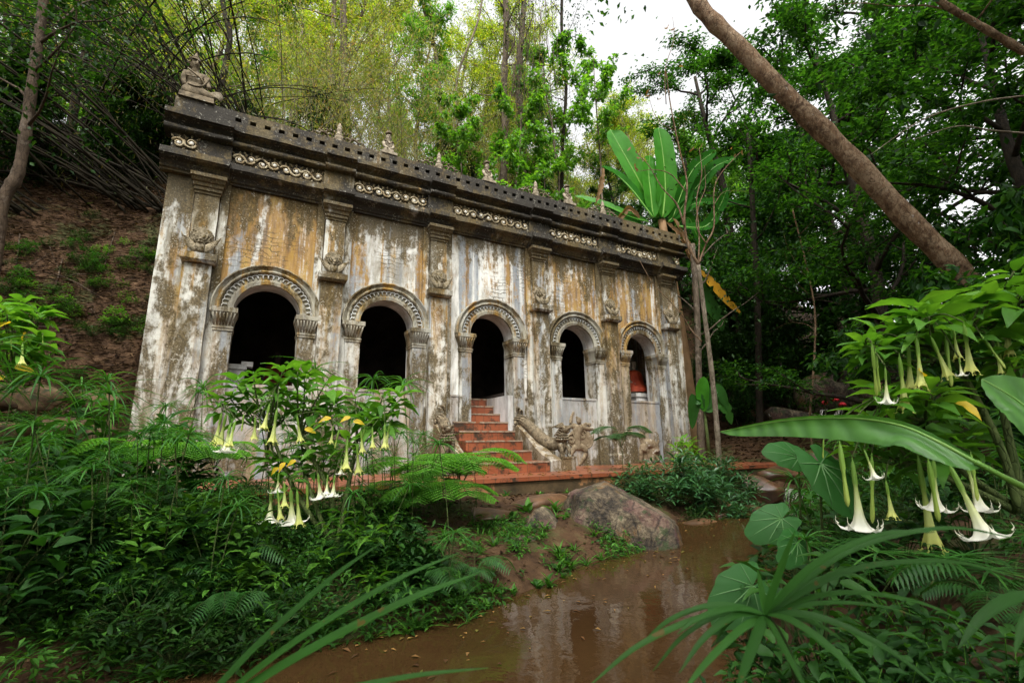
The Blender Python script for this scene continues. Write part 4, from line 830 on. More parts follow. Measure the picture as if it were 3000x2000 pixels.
for i in range(16):
    rg = np.random.default_rng(400+i); x = rg.uniform(-7, 15); y = rg.uniform(7.5, 13)
    plant_tree('und', x, y, i*2.1, rg.uniform(.5, .9), 'low leafy shrub on the slope crest behind the hall', 'shrubs on the crest of the slope', name='understorey_shrub', cat='shrub').children[1].data = TREES['brd'][1] if i % 5 == 0 else TREES['und'][1]
T_at('sap', 1290, 6.7, 1.05, 'bright green large-leaved sapling arching above the stair bay', .5); T_at('sap', 1160, 7.0, .95, 'second bright large-leaved sapling, left of the arching one', 4.0); T_at('sap', 1375, 7.3, .95, 'bright large-leaved sapling nearest the banana leaves', 2.0); T_at('sap', 1235, 6.2, .9, 'bright large-leaved sapling directly over the third finial', 5.0); T_at('sap', 1080, 7.4, .85, 'bright large-leaved sapling, leftmost of the five above the parapet', 1.2)
for x, y, s_, lb in ((9.4, -7.6, .75, 'broad-leaved shrub at the right edge above the angel trumpets'), (8.6, -7.0, .6, 'broad-leaved shrub beside the foot of the leaning trunk'), (11.4, -7.9, .9, 'tall broad-leaved shrub in the dark at the right edge')):
    plant_tree('brd', x, y, x*3, s_, lb, name='broadleaf_shrub', cat='shrub')
# individual trunks
def trunk_tree(name, pix, t0, t1, r0, r1, mat, lab, nn=10, leafm=None, nleaf=0, ll=.14, T=T_Q, wid=.5, f0=.55):
    P = np.array([D(p[0], p[1], t0+(t1-t0)*i/(len(pix)-1)) for i, p in enumerate(pix)]); gz = float(H(P[0][0], P[0][1]))-.15
    if P[0][2] > gz+.3: P = np.vstack([[P[0][0]+(P[0][0]-P[1][0])*.15, P[0][1]+(P[0][1]-P[1][1])*.15, gz], P])
    b = P[0].copy()
    c = curve(P, 8)-b; k = len(c); rg = np.random.default_rng(abs(int(pix[0][0]))); e = empty(name, b); tag(e, lab, 'tree'); m = MB()
    rad = np.linspace(r0, r1, k)*(1+.03*np.sin(np.arange(k)*1.1)+.03*rg.normal(size=k)+sum(.13*np.exp(-((np.arange(k)-q)/.9)**2) for q in rg.uniform(3, k-3, 5))); m.tube(c, rad, 14)
    tips = []
    for j in range(nn):
        q = c[int(k*(f0+(.98-f0)*j/nn))]; az = rg.uniform(0, 6.28); lb = limb(rg, q, np.array((math.cos(az), math.sin(az), .7)), 1.3+r0*8, .3, 5, .2); m.tube(lb, r1*.4*np.linspace(1, .2, 6), 5); tips.append(lb)
    m.build('trunk', mat, e)
    if leafm:
        A = np.vstack([l[2:] for l in tips]); P2 = A[rg.integers(0, len(A), nleaf)]+rg.normal(0, wid, (nleaf, 3)); V, F = leaves(T, P2, rg.normal(0, .8, (nleaf, 3))+(0, 0, -.3), rg.normal(0, .5, (nleaf, 3))+(0, 0, 1), ll*rg.uniform(.6, 1.2, nleaf), ll*.5)
        link('crown', arrmesh('crown', V, F, leafm), e)
    return e, c+b
trunk_tree('leaning_tree', [(2330, 830), (2225, 650), (2080, 500), (1930, 340), (1790, 205), (1700, 110), (1615, 25), (1560, -60), (1480, -190)], 6.2, 8.2, .158, .102, m_blean, 'thick mottled brown trunk leaning diagonally across the upper right over the stream', 3, m_lDrk, 300, .14, T_Q, .5, .97)
trunk_tree('bent_tree', [(-20, 640), (5, 470), (42, 395), (62, 280), (80, 150), (98, 20), (112, -150)], 7.6, 8.6, .092, .066, m_bdk2, 'bent grey-brown tree at the left edge in front of the bamboo tangle', 6, m_lDk2, 1500, .12)
for pix, t0, r, mt, lb in [([(517, 330), (507, 230), (518, 150), (528, 80), (512, 10), (505, -120)], 14.5, .13, m_bdark, 'crooked dark tree just behind the corner statue'),
    ([(762, 330), (764, 240), (762, 150), (768, 0), (770, -120)], 18, .15, m_bpale, 'pale mottled trunk directly above the leftmost finial'), ([(797, 340), (795, 240), (790, 130), (788, 0), (785, -120)], 17.5, .2, m_bark, 'thick brown trunk right of the pale trunk above the leftmost finial'),
    ([(1015, 400), (1012, 250), (1000, 120), (975, 20), (960, -120)], 19, .12, m_bark, 'slender brown trunk above the second bay, forking to the left'), ([(1035, 400), (1045, 250), (1055, 160), (1100, 40), (1120, -120)], 19.5, .07, m_bpale, 'thin pale stem beside the slender brown trunk above the second bay'),
    ([(1152, 480), (1160, 330), (1158, 180), (1163, 60), (1155, -120)], 17, .17, m_bark, 'light brown trunk left of the vine-hung trunk'), ([(1207, 500), (1200, 340), (1192, 180), (1200, 60), (1210, -120)], 17.5, .16, m_bark, 'tall trunk hung with dry vines above the stair bay'),
    ([(1290, 480), (1292, 340), (1300, 200), (1290, 60), (1295, -120)], 18, .1, m_bdark, 'straight dark slim trunk right of the vine-hung trunk'), ([(1745, 960), (1742, 800), (1738, 640), (1730, 500), (1720, 300)], 15, .14, m_bdark, 'straight black trunk standing in the dark forest right of the hall'),
    ([(1860, 965), (1868, 860), (1872, 720), (1850, 600), (1820, 480)], 12.5, .035, m_blean, 'thin reddish sapling stem right of the straight black trunk'), ([(1935, 900), (1930, 760), (1935, 640), (1945, 500)], 17, .12, m_bark, 'pale blotched trunk far behind the leaning trunk'),
    ([(1610, 1010), (1605, 850), (1600, 700), (1590, 560)], 13.5, .13, m_bark, 'shaggy brown stem close to the right corner of the hall'), ([(2352+60, 170), (2352, 120), (2260, 65), (2185, 20), (2130, -20), (2050, -90)], 5.5, .055, m_blean, 'thin brown bough crossing the top right corner')]:
    if 14.9 < t0 < 20 and pix[0][0] < 1400 or t0 == 14.5: t0 *= 1.35; r *= 1.3
    trunk_tree('tree', pix, t0, t0+.5, r*.8, r*.55, mt, lb, 5, m_lYel if 'bay' in lb or 'finial' in lb else m_lDk2, 700, .13)
# dry vines hanging on the trunk above the stair bay
m = MB(); rg = np.random.default_rng(8)
for k in range(150):
    a = D(1215+rg.normal(0, 34), rg.uniform(-40, 230), 22.5+rg.uniform(-.4, .4)); L = rg.uniform(1., 4.2); m.tube(curve([a, a+(rg.normal(0, .12), 0, -L*.5), a+(rg.normal(0, .2), 0, -L)], 3), .009, 3)
o = m.build('hanging_vines', m_bark); tag(o, 'curtain of dry brown vines hanging round the trunk above the stair bay', 'vines', kind='stuff')
# thin pale bare boughs in front of the right-hand forest
for k, pts in enumerate(([(2400, 215), (2250, 235), (2120, 275), (2000, 355)], [(2400, 310), (2280, 300), (2200, 290), (2100, 320)])):
    P = np.array([D(a, b, 6.8-.1*i) for i, (a, b) in enumerate(pts)]); m = MB(); m.tube(curve(P-P[0], 6), np.linspace(.016, .005, 19), 6); o = m.build('bare_bough', m_bpale); o.location = P[0]; tag(o, ['upper of two thin pale bare boughs at the right edge', 'lower of two thin pale bare boughs at the right edge'][k], 'branch')
# ================================================================ bamboo
def culm_mesh(seed, L, bend, r, mat):
    rg = np.random.default_rng(seed); n = 13; a = bend; p = np.zeros(3); pts = [p.copy()]; th = rg.uniform(.05, .2)
    for k in range(n): th += a/n*(.5+k/n); p = p+np.array((math.sin(th), rg.normal(0, .03), math.cos(th)))*L/n; pts.append(p.copy())
    m = MB(); m.tube(pts, np.linspace(r, r*.3, n+1), 5); return m.mesh('culm', mat), np.array(pts)
CD = [culm_mesh(k, 8.5+k*.5, [.9, 1.2, 1.5, .6, 1.1, 1.7][k % 6], .032+.005*(k % 3), m_culm) for k in range(9)]
CG = [culm_mesh(20+k, 7.5+k*.5, [1.0, 1.6, 2.1, 1.3][k % 4], .018+.003*(k % 3), m_culm2) for k in range(8)]
def bamboo(x, y, n, lib, seed, lab, az0=0, azs=PI, nleaf=2600, ml=None, lean=0., rr=.7, ll=.15, s=1.):
    rg = np.random.default_rng(seed); e = empty('bamboo_clump', (x, y, H(x, y)-.1)); e.scale = (s, s, s); tag(e, lab, 'bamboo'); PT = []
    for k in range(n):
        me, pts = lib[rg.integers(len(lib))]; o = link('culm', me, e); a = az0+rg.uniform(-azs, azs); t = lean+rg.uniform(-.1, .25)
        M_ = Matrix.Translation((rg.normal(0, rr), rg.normal(0, rr*.6), 0)) @ Matrix.Rotation(a, 4, 'Z') @ Matrix.Rotation(t, 4, 'Y') @ Matrix.Scale(rg.uniform(.75, 1.1), 4); o.matrix_local = M_
        A = np.array(M_); PT.append(pts[4:] @ A[:3, :3].T+A[:3, 3])
    A = np.vstack(PT); i = rg.integers(0, len(A), nleaf); P = A[i]+rg.normal(0, .32, (nleaf, 3)); P[:, 2] -= np.abs(rg.normal(0, .35, nleaf))
    V, F = leaves(T_B, P, rg.normal(0, .55, (nleaf, 3))+(0, 0, -.9), rg.normal(0, 1, (nleaf, 3)), ll*rg.uniform(.6, 1.3, nleaf), ll*.13*rg.uniform(.8, 1.3, nleaf))
    link('foliage', arrmesh('foliage', V, F, ml or m_lBam), e)
tg = 'tangled clump of blackish leaning bamboo '
for k, (x, y, n, a0, az, ln, lb, nl) in enumerate([(-.6, 8.2, 34, PI, .55, .55, tg+'rooted just left of the corner statue', 1500), (-3.4, 8.6, 34, PI-.2, .8, .6, tg+'in the middle of the upper left slope', 1500), (-6.4, 7.8, 30, PI, 1.0, .55, tg+'at the far left above the leaf litter', 1400), (1.4, 8.4, 34, PI+.1, .7, .35, tg+'behind the corner statue', 2400), (-4.8, 10.8, 28, 0, 1.2, .7, tg+'leaning right across the upper left', 1800), (-2.0, 7.4, 34, PI, .9, .75, tg+'lowest on the slope behind the hall corner', 900), (-5.0, 7.2, 34, PI-.2, 1.1, .8, tg+'low above the middle of the leaf litter', 900), (-1.0, 9.6, 34, PI+.2, 1.0, .3, tg+'standing upright left of the corner statue', 1500), (.3, 10, 30, PI, 1.5, .5, tg+'back on the crest behind the corner statue', 3000)]):
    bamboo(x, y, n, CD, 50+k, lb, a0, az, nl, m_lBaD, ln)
for k, (px, Yd, n, s_, lb) in enumerate([(640, 9.0, 24, .95, 'above the first bay'), (730, 10.2, 24, .95, 'behind the leftmost finial'), (830, 9.2, 22, .85, 'above the second arch'), (930, 10.0, 22, .8, 'between the second and third finials'), (1020, 9.4, 20, .75, 'behind the statue above the stair door'), (1110, 10.4, 20, .8, 'at the foot of the vine-hung trunk'), (1200, 9.4, 20, .7, 'below the bright saplings'), (1290, 10.4, 20, .75, 'behind the third finial'), (1370, 9.6, 18, .7, 'left of the banana plant'), (780, 13, 22, 1.05, 'further back above the first bay'), (980, 13.5, 22, 1.0, 'further back above the second bay'), (1160, 14, 22, 1.0, 'further back behind the stair bay'), (1330, 14, 20, .9, 'further back left of the sky gap'), (1450, 9, 18, .7, 'behind the banana leaves'), (560, 12, 22, 1.0, 'behind the corner statue, further up the slope'), (1620, 6.5, 16, .6, 'low behind the banana plant')]):
    p_ = fx(px, 400, Yd); bamboo(p_[0], p_[1], n, CG, 80+k, 'green arching bamboo clump with hanging narrow leaves '+lb, 0, PI, 4600, ll=.21, s=s_)
# leaf litter on the slope, and small leafy seedlings
rg = np.random.default_rng(6); n = 60000; x = rg.uniform(-11, -.75, n); y = rg.uniform(.4, 10.5, n); e_ = .06; zz = H(x, y)
gxn = (H(x+e_, y)-zz)/e_; gyn = (H(x, y+e_)-zz)/e_; N_ = nrm(np.stack([-gxn, -gyn, np.ones(n)], 1)); a = rg.uniform(0, 6.28, n); d = np.stack([np.cos(a), np.sin(a), rg.normal(0, .25, n)], 1); d = d-N_*np.sum(d*N_, 1)[:, None]*.6
V, F = leaves(T_Q, np.stack([x, y, zz], 1)+N_*rg.uniform(.005, .09, n)[:, None], d, N_+rg.normal(0, .8, (n, 3)), rg.uniform(.08, .26, n), rg.uniform(.012, .035, n))
o = link('leaf_litter', arrmesh('leaf_litter', V, F, m_lLit)); tag(o, 'thick carpet of dry brown bamboo leaves on the slope left of the hall', 'leaf litter', kind='stuff')

# unseen trees added behind and beside the photographer to shade the clearing
for i, (k, x, y, s_, lb) in enumerate([('drk1', -3.5, -13.5, 1.25, 'unseen dark tree added for shade on the near bank behind the photographer'), ('drk2', 4.5, -15.5, 1.3, 'unseen wide dark tree added for shade on the near bank right behind the photographer'), ('drk1', -8.5, -6.5, 1.2, 'unseen dark tree added for shade on the left bank outside the left edge'), ('drk2', 10, -13, 1.2, 'unseen wide dark tree added for shade on the right bank behind the angel trumpets'), ('drk1', -9, -1, 1.2, 'unseen dark tree added for shade beside the litter slope outside the left edge')]):
    plant_tree(k, x, y, i*1.7, s_, lb)

m = MB(); rg = np.random.default_rng(77)
for k in range(150):
    x = rg.uniform(-9, -.9); y = rg.uniform(.8, 9); L = rg.uniform(.3, 1.6); a = rg.normal(0, .7)+PI*.9; z1, z2 = float(H(x, y)), float(H(x+L*math.cos(a), y+L*math.sin(a))); m.tube([(x, y, z1+.06), (x+L*.5*math.cos(a), y+L*.5*math.sin(a), (z1+z2)/2+.10), (x+L*math.cos(a), y+L*math.sin(a), z2+.05)], rg.uniform(.006, .018), 5)
o = m.build('fallen_twigs', m_bdk2); tag(o, 'dead twigs and bamboo sticks fallen on the litter slope left of the hall', 'twigs', kind='stuff')
# ================================================================ near plants
def sub(P, b): return np.asarray(P)-np.asarray(b)
LB = [(-9, 'at the far left'), (-1.6, 'left of the hall corner'), (.2, 'below the first pilaster'), (1.6, 'below the leftmost arch'), (2.9, 'below the second arch'), (4.1, 'left of the stairs'), (5.4, 'beside the large boulder'), (7.5, 'right of the large boulder')]
def where(x, y):
    w = [t for a, t in LB if x >= a][-1]
    return w+(', against the terrace' if y > -3.4 else ', mid bank' if y > -4.7 else ', near the water' if y > -7 else ', on the near bank')
def blocks(x, y, h):                                 # leave clear what the photograph shows unobstructed
    if y < -9: return False
    u, v, q = pxy((x, y, float(H(x, y))+h))
    if 470 < u < 960 and v < 1235 and q < 4.5: return True
    return (960 <= u < 1330 and v < 1105) or (u > 1090 and v < 1215 and x < 6)
def whereR(x, y):
    return ('close to the photographer' if x < 3.5 else 'below the white trumpets' if x < 5 else 'beyond the foreground sedge' if x < 6.4 else 'under the banana leaf tip' if x < 8 else 'by the long wet rock')+(', at the water edge' if ip(x, YRp)-y < .7 else ', halfway up the bank' if ip(x, YRp)-y < 1.5 else ', high on the bank')
# --- angel's trumpet
def flower_mesh(kind):
    if kind == 'w': pr = [(0, .010), (-.05, .012), (-.08, .030), (-.18, .042), (-.34, .046), (-.40, .034), (-.43, .034), (-.60, .052), (-.76, .075), (-.86, .108), (-.925, .155), (-.965, .215), (-.97, .265), (-.95, .30)]
    elif kind == 'y': pr = [(0, .010), (-.05, .012), (-.08, .028), (-.18, .040), (-.36, .044), (-.43, .032), (-.46, .032), (-.62, .048), (-.78, .062), (-.87, .078), (-.93, .10), (-.96, .115), (-1.0, .125)]
    else: pr = [(0, .010), (-.05, .012), (-.1, .030), (-.22, .042), (-.42, .044), (-.5, .028), (-.62, .030), (-.80, .040), (-.90, .044), (-.96, .03), (-1.0, .006)]
    n = 30; m = MB(); rings = []; K = len(pr)
    for i, (z, r) in enumerate(pr):
        f = max(0, (i-K+6)/5.) if kind != 'b' else 0; rr = []
        for j in range(n):
            a = 2*PI*j/n; lobe = math.cos(5*a); pt = max(0, lobe)**3
            q = r*(1+.05*math.cos(5*a)*(1+2*f)+.10*f*(pt-.5)+(.16*pt*f*f if kind == 'w' else .12*pt*f)); zz = z+(.055*pt*f**3 if kind == 'w' else -.06*pt*f**2)-(.03*(1-pt)*f*f if kind == 'w' else -.02*f)
            rr.append((q*math.cos(a), q*math.sin(a), zz))
        rings.append(rr)
    m.loft(rings, False, True)
    if kind != 'b':
        z, r = pr[-1]                               # thin curling tips of the five corners
        for k in range(5):
            a = 2*PI*k/5; R1 = r*1.18; c, s_ = math.cos(a), math.sin(a)
            if kind == 'w': m.tube(curve([(R1*c, R1*s_, z+.04), (R1*1.12*c, R1*1.12*s_, z+.08), (R1*1.10*c, R1*1.10*s_, z+.14)], 3), [.014, .012, .009, .007, .005, .003, .002], 5)
            else: m.tube(curve([(R1*c, R1*s_, z-.05), (R1*1.25*c, R1*1.25*s_, z-.075), (R1*1.5*c, R1*1.5*s_, z-.06)], 3), [.014, .012, .009, .007, .005, .003, .002], 5)
    return m
def flowermat(name, st, tr):
    t = NT(name); z = t.ma('ADD', t.ma('MULTIPLY', t.sep(2), -1), t.ma('MULTIPLY', t.noise((14, 14, 2), 1., 3), .06)); c = t.ramp(z, st)
    tb = t.n.new('ShaderNodeBsdfTranslucent'); t.lk(c, tb.inputs[0]); mx = t.n.new('ShaderNodeMixShader'); mx.inputs[0].default_value = tr
    t.done(c, .5, .3); t.lk(t.b.outputs[0], mx.inputs[1]); t.lk(tb.outputs[0], mx.inputs[2]); t.lk(mx.outputs[0], t.out.inputs[0]); return t.m
gc = (.13, .27, .035)
m_fw = flowermat('white_trumpet', [(.0, gc), (.38, (.20, .34, .06)), (.46, (.42, .50, .16)), (.70, (.68, .71, .38)), (.88, (.80, .79, .62)), (1., (.86, .84, .74))], .35)
m_fy = flowermat('yellow_green_trumpet', [(.0, gc), (.40, (.20, .34, .05)), (.50, (.36, .46, .10)), (.75, (.56, .62, .22)), (1., (.64, .66, .18))], .35)
m_fb = flowermat('green_bud', [(.0, gc), (.5, (.24, .38, .06)), (1., (.40, .48, .10))], .3)
FL = {k: flower_mesh(k).mesh('flower', mm) for k, mm in (('w', m_fw), ('y', m_fy), ('b', m_fb))}
def rosette(rg, c, n, L, tilt=0.3, T=T_E2, w=.42, dirb=None):
    a = np.arange(n)*2.399+rg.uniform(0, 6); el = np.linspace(tilt+.25, tilt-.55, n)+rg.normal(0, .12, n)
    d = np.stack([np.cos(a)*np.cos(el), np.sin(a)*np.cos(el), np.sin(el)], 1)
    pos = np.asarray(c)+d*.03+np.stack([0*a, 0*a, -np.linspace(0, .09, n)], 1)
    U = rg.normal(0, .22, (n, 3))+(0, 0, 1); ln = L*rg.uniform(.6, 1.15, n)
    return leaves(T, pos, d, U, ln, ln*w*rg.uniform(.85, 1.15, n))
def trumpet_bush(lab, t0, L, ros, flo, base, seed, yel=(), fork=None, big=1.):
    rg = np.random.default_rng(seed); b = np.array(base, float); e = empty('angel_trumpet_shrub', b); tag(e, lab, 'shrub')
    m = MB(); lv = []; ros = list(ros)+[(x+rg.uniform(-38, 38), y+rg.uniform(-18, 22)) for x, y in ros[::2]]; C = [D(x, y, t0+rg.uniform(-.2, .35)) for x, y in ros]
    fk = [np.array(q, float) for q in fork]
    for f in fk: m.tube(curve([b+rg.normal(0, .05, 3)*(1, 1, 0), (b+f)/2+rg.normal(0, .06, 3), f], 6)-b, np.linspace(.024, .014, 13), 7)
    for c in C:
        f = min(fk, key=lambda q: np.linalg.norm(q-c)); m.tube(curve([f, (f+c)/2+rg.normal(0, .03, 3)-(0, 0, .04), c-(0, 0, .0)], 5)-b, np.linspace(.012, .005, 11), 6)
        lv.append(rosette(rg, c-b, int(rg.integers(8, 13)), L*rg.uniform(.65, 1.)))
    V, F = cat(lv); m.build('stem', m_twig, e); link('foliage', arrmesh('foliage', V, F, m_lBru, True), e)
    if yel:
        lv = []
        for x, y, s_ in yel: lv.append(leaves(T_E2, [D(x, y, t0-.25)-b], [(rg.normal(0, 1), rg.normal(0, .3), -.35)], [vF*-.6+(0, 0, .5)], s_, s_*.5))
        V, F = cat(lv); link('yellow_foliage', arrmesh('yellow_foliage', V, F, m_lYlw, True), e)
    for x, y0, y1, k in flo:
        t = t0-(.34 if t0 > 4 else .18)+rg.uniform(-.16, .12); p = D(x, y0, t); q = D(x, y1, t); Lf = np.linalg.norm(q-p)*1.0
        o = link('flower', FL[k], e); o.location = p-b; w_ = Lf*(rg.uniform(.95, 1.2) if t0 > 4 else rg.uniform(.66, .9)); o.scale = (w_, w_*rg.uniform(.88, 1.1), Lf); o.rotation_euler = (rg.normal(0, .11), rg.normal(0, .11), rg.uniform(0, 6))
        c = min(C, key=lambda q_: np.linalg.norm(q_-p)-(.15 if q_[2] > p[2] else 0)); mm = MB(); mm.tube(curve([c-b, (c+p)/2-b+(0, 0, .03), p-b], 4), .004, 4); mm.build('flower_stalk', m_twig, e)
lf = [(510,945,1015,'y'),(520,948,1020,'y'),(530,970,1038,'w'),(541,965,1026,'y'),(587,955,1007,'y'),(620,925,985,'y'),(637,935,1014,'y'),(682,952,1013,'y'),(766,975,1016,'y'),(779,985,1030,'b'),(798,1003,1076,'y'),(820,1018,1084,'y'),(829,985,1037,'y'),(838,980,1027,'b'),(855,980,1028,'y'),(884,970,1027,'y'),(896,970,1025,'y'),(730,1085,1144,'w'),(753,1088,1134,'w'),(769,1088,1138,'w'),(785,1050,1088,'w'),(624,1120,1197,'w'),(637,1122,1190,'y'),(653,1105,1160,'y'),(668,1120,1200,'w'),(682,1122,1201,'y'),(705,1110,1167,'b'),(596,960,985,'w'),(640,1085,1130,'w'),(560,950,990,'b')]
trumpet_bush('angel trumpet shrub with hanging white and yellow-green trumpets in front of the two leftmost arches', 4.25, .23,
    [(650,850),(640,880),(545,872),(700,862),(600,915),(550,925),(505,925),(660,915),(700,925),(575,950),(630,905),(748,880),(770,915),(815,905),(880,908),(905,930),(845,955),(755,955),(735,1012),(690,1060),(650,1075),(725,1060),(620,1060),(800,1015),(830,935),(650,955),(780,1055),(885,960)], lf,
    (1.75, -5.15, -.35), 4, [(760,960,.10),(805,958,.09),(812,968,.10),(655,1062,.09),(680,1058,.09),(640,1075,.1),(700,985,.1)], [D(620,985,4.3), D(690,1000,4.3), D(820,1010,4.35), D(700,1090,4.2)])
rf = [(2002,785,909,'b'),(2010,800,900,'b'),(2033,840,928,'w'),(2065,812,938,'y'),(2086,790,892,'y'),(2105,770,890,'y'),(2137,770,868,'y'),(2170,758,891,'b'),(2188,745,826,'y'),(2213,740,854,'y'),(2202,820,864,'w'),(2250,765,857,'b'),(2288,770,846,'b'),(2285,790,858,'y'),(2314,702,816,'y'),(1892,1005,1052,'b'),(1928,1012,1156,'b'),(1957,1050,1211,'w'),(1984,1030,1100,'w'),(2002,1040,1195,'b'),(2034,1100,1182,'y'),(2107,1040,1238,'y'),(2131,1050,1192,'b'),(2144,1050,1170,'w'),(2178,1062,1229,'w'),(2210,1035,1170,'w'),(2229,1036,1146,'b')]
trumpet_bush('angel trumpet shrub with long hanging trumpets reaching out over the stream at the right', 2.75, .24,
    [(2330,622),(2300,660),(2345,690),(2250,700),(2205,708),(2100,705),(2135,728),(2060,745),(2020,770),(2160,745),(2235,755),(2290,740),(2340,770),(2080,775),(1995,790),(2270,690),(2035,900),(2080,925),(2130,905),(2160,935),(2110,960),(2185,970),(2010,960),(2060,985),(2100,1030),(2140,1030),(1985,1010),(2230,985),(2180,1030),(2050,1050),(2300,820)], rf,
    (4.75, -8.35, .1), 5, [(2195,925,.13),(2110,850,.10)], [D(2180,800,2.8), D(2270,760,2.9), D(2130,970,2.8), D(2090,1060,2.75)])
trumpet_bush('small angel trumpet shrub with a few yellowing leaves at the left edge', 4.3, .23, [(15,715),(55,690),(90,720),(50,745),(15,780),(95,780),(55,800),(110,815),(20,825),(70,850),(0,700)],
    [(52,788,842,'y'),(25,775,805,'b'),(98,768,790,'b')], (-2.15, -5.35, -.2), 6, [(22,742,.24),(2,735,.2),(12,868,.24),(35,842,.14),(60,765,.1)], [D(40,880,4.35)])
def tuft(seed, n=16, L=.16, T=T_B, wd=.09, mat=None): 
    rg = np.random.default_rng(seed); a = rg.uniform(0, 6.28, n); e = rg.uniform(.3, 1.2, n); d = np.stack([np.cos(a)*np.cos(e), np.sin(a)*np.cos(e), np.sin(e)], 1); ln = L*rg.uniform(.5, 1.2, n); V, F = leaves(T_S if wd < .2 else T_E, rg.normal(0, .012, (n, 3)), d, np.tile((0, 0, 1.), (n, 1)), ln, ln*wd); return (arrmesh('leaves', V, F, mat or m_lGnd),)
TI = [0]; TN = ['short grassy', 'tall grassy', 'small grassy', 'round-leaved', 'pointed-leaved']
TF = [tuft(1), tuft(2, 22, .2), tuft(3, 12, .12), tuft(4, 9, .09, T_E, .45), tuft(5, 12, .11, T_E, .4)]
# --- umbrella sedge
def sedge_mesh(seed, h, n=18, L=.2, wd=.013, lean=.15, dead=False):
    rg = np.random.default_rng(seed); m = MB(); top = np.array((lean*h, 0, h)); c = curve([(0, 0, 0), (lean*h*.3, 0, h*.55), top], 5); m.tube(c, [.004]*len(c), 5)
    a = np.arange(n)*2.399; el = rg.uniform(-.15, .75, n); d = np.stack([np.cos(a)*np.cos(el), np.sin(a)*np.cos(el), np.sin(el)], 1)
    ln = L*rg.uniform(.7, 1.15, n); T = T_long(5, .55, .15, 'strap'); V, F = leaves(T, np.tile(top, (n, 1)), d, np.tile((0, 0, 1.), (n, 1))+rg.normal(0, .1, (n, 3)), ln, wd*rg.uniform(.8, 1.2, n))
    return m.mesh('stem', m_twig), arrmesh('blade_whorl', V, F, m_lSed)
SD = [sedge_mesh(k, .55+.09*k, 17+3*(k % 4), .19+.012*k, .011, .1+.05*(k % 3)) for k in range(7)]
def place2(name, lib, k, x, y, rz, s, lab, cat_, grp, z=None):
    e = empty(name, (x, y, H(x, y)-.02 if z is None else z), rz); e.scale = (s, s, s); tag(e, lab, cat_, grp)
    for me in lib[k]:
        if me: link(me.name.split('.')[0], me, e)
    return e
rg = np.random.default_rng(21); gr = 'umbrella sedges on the left bank'; cnt = 0
def sedge_at(x, y, s=1., z=None):
    place2('umbrella_sedge', SD, rg.integers(7), x, y, rg.uniform(0, 6.28), s*rg.uniform(.8, 1.2), ['short', 'mid-sized', 'tall'][int(s > .9)+int(s > 1.1)]+' umbrella sedge '+where(x, y), 'sedge', gr, z)
for k in range(285):
    x = rg.uniform(-2.6, 4.3); y = ip(x, YLp)+.35+rg.beta(1.0, 1.2)*3.1
    if x > 2.6 and y > -3.9 and rg.random() < .5: continue
    if (x > 3.2 and y < -4.2) or blocks(x, y, .8): continue
    sedge_at(x, min(y, -2.75), rg.choice([.8, 1.0, 1.2]))
for px, py, t in ((1290*.275+470, 868, 6.2), (700, 945, 5.9), (640, 1000, 5.5), (1095, 1125, 6.0), (1020, 1060, 6.0), (1060, 1085, 5.9), (960, 1180, 5.0), (520, 1265, 3.9), (840, 1205, 4.3), (905, 1225, 4.6), (1085, 1165, 5.5), (230, 870, 5.2), (480, 890, 6.0), (365, 930, 5.4), (160, 880, 5.0), (420, 900, 5.6), (560, 1120, 4.6), (800, 1140, 5.0)):
    p = D(px, py, t); hh = p[2]-H(p[0], p[1]); k = rg.integers(7); e = place2('umbrella_sedge', SD, k, p[0], p[1], rg.uniform(0, 6), 1, 'tall umbrella sedge '+where(p[0], p[1]), 'sedge', gr); s_ = max(.5, hh/(.55+.09*k)); e.scale = (1.15, 1.15, s_) if s_ < 2 else (1.3, 1.3, s_)
# --- ferns
def fern_mesh(seed, nf=9, L=.6, bi=True):
    rg = np.random.default_rng(seed); st = MB(); lv = []
    for k in range(nf):
        a = k*2.399+rg.uniform(-.3, .3); up = rg.uniform(.7, 1.2); Lf = L*rg.uniform(.7, 1.1); d = np.array((math.cos(a), math.sin(a), 0))
        c = curve([(0, 0, 0), d*Lf*.35+(0, 0, Lf*up*.55), d*Lf*.75+(0, 0, Lf*up*.62), d*Lf*1.1+(0, 0, Lf*up*.42)], 7); st.tube(c, np.linspace(.004, .0012, len(c)), 4)
        n = len(c); tt = np.arange(4, n-1); sd = np.cross(d, (0, 0, 1.))
        for sg in (-1, 1):
            for i in tt:
                w = .34*Lf*math.sin(PI*min(1, (i-2)/(n-2.)))**.7+.02; tg_ = nrm(c[min(i+1, n-1)]-c[i-1]); pd = nrm(sd*sg+tg_*.35+(0, 0, -.12))
                if bi:
                    m_ = 9; u = np.linspace(.08, 1, m_)[:, None]; P = c[i]+pd*w*u+np.array((0, 0, -.05*w))*u*u; s2 = nrm(np.cross(pd, (0, 0, 1.)))
                    for q in (-1, 1): lv.append(leaves(T_Q, P, np.tile(s2*q+pd*.5, (m_, 1)), np.tile((0, 0, 1.), (m_, 1))+rg.normal(0, .1, (m_, 3)), (.034+.12*w)*(1-.75*u[:, 0]), .020+0*u[:, 0]))
                else: lv.append(leaves(T_B, [c[i]], [pd], [(0, 0, 1.)], w, .026))
    V, F = cat(lv); return st.mesh('frond_stalk', m_twig), arrmesh('fronds', V, F, m_lFer)
FE = [fern_mesh(1), fern_mesh(2, 11, .7), fern_mesh(3, 8, .5), fern_mesh(4, 8, .55, False), fern_mesh(5, 10, .6, False)]
m_ferD = G('dark_fern_leaf', [(.02, .08, .015), (.035, .12, .02)], .35, .4, .4)
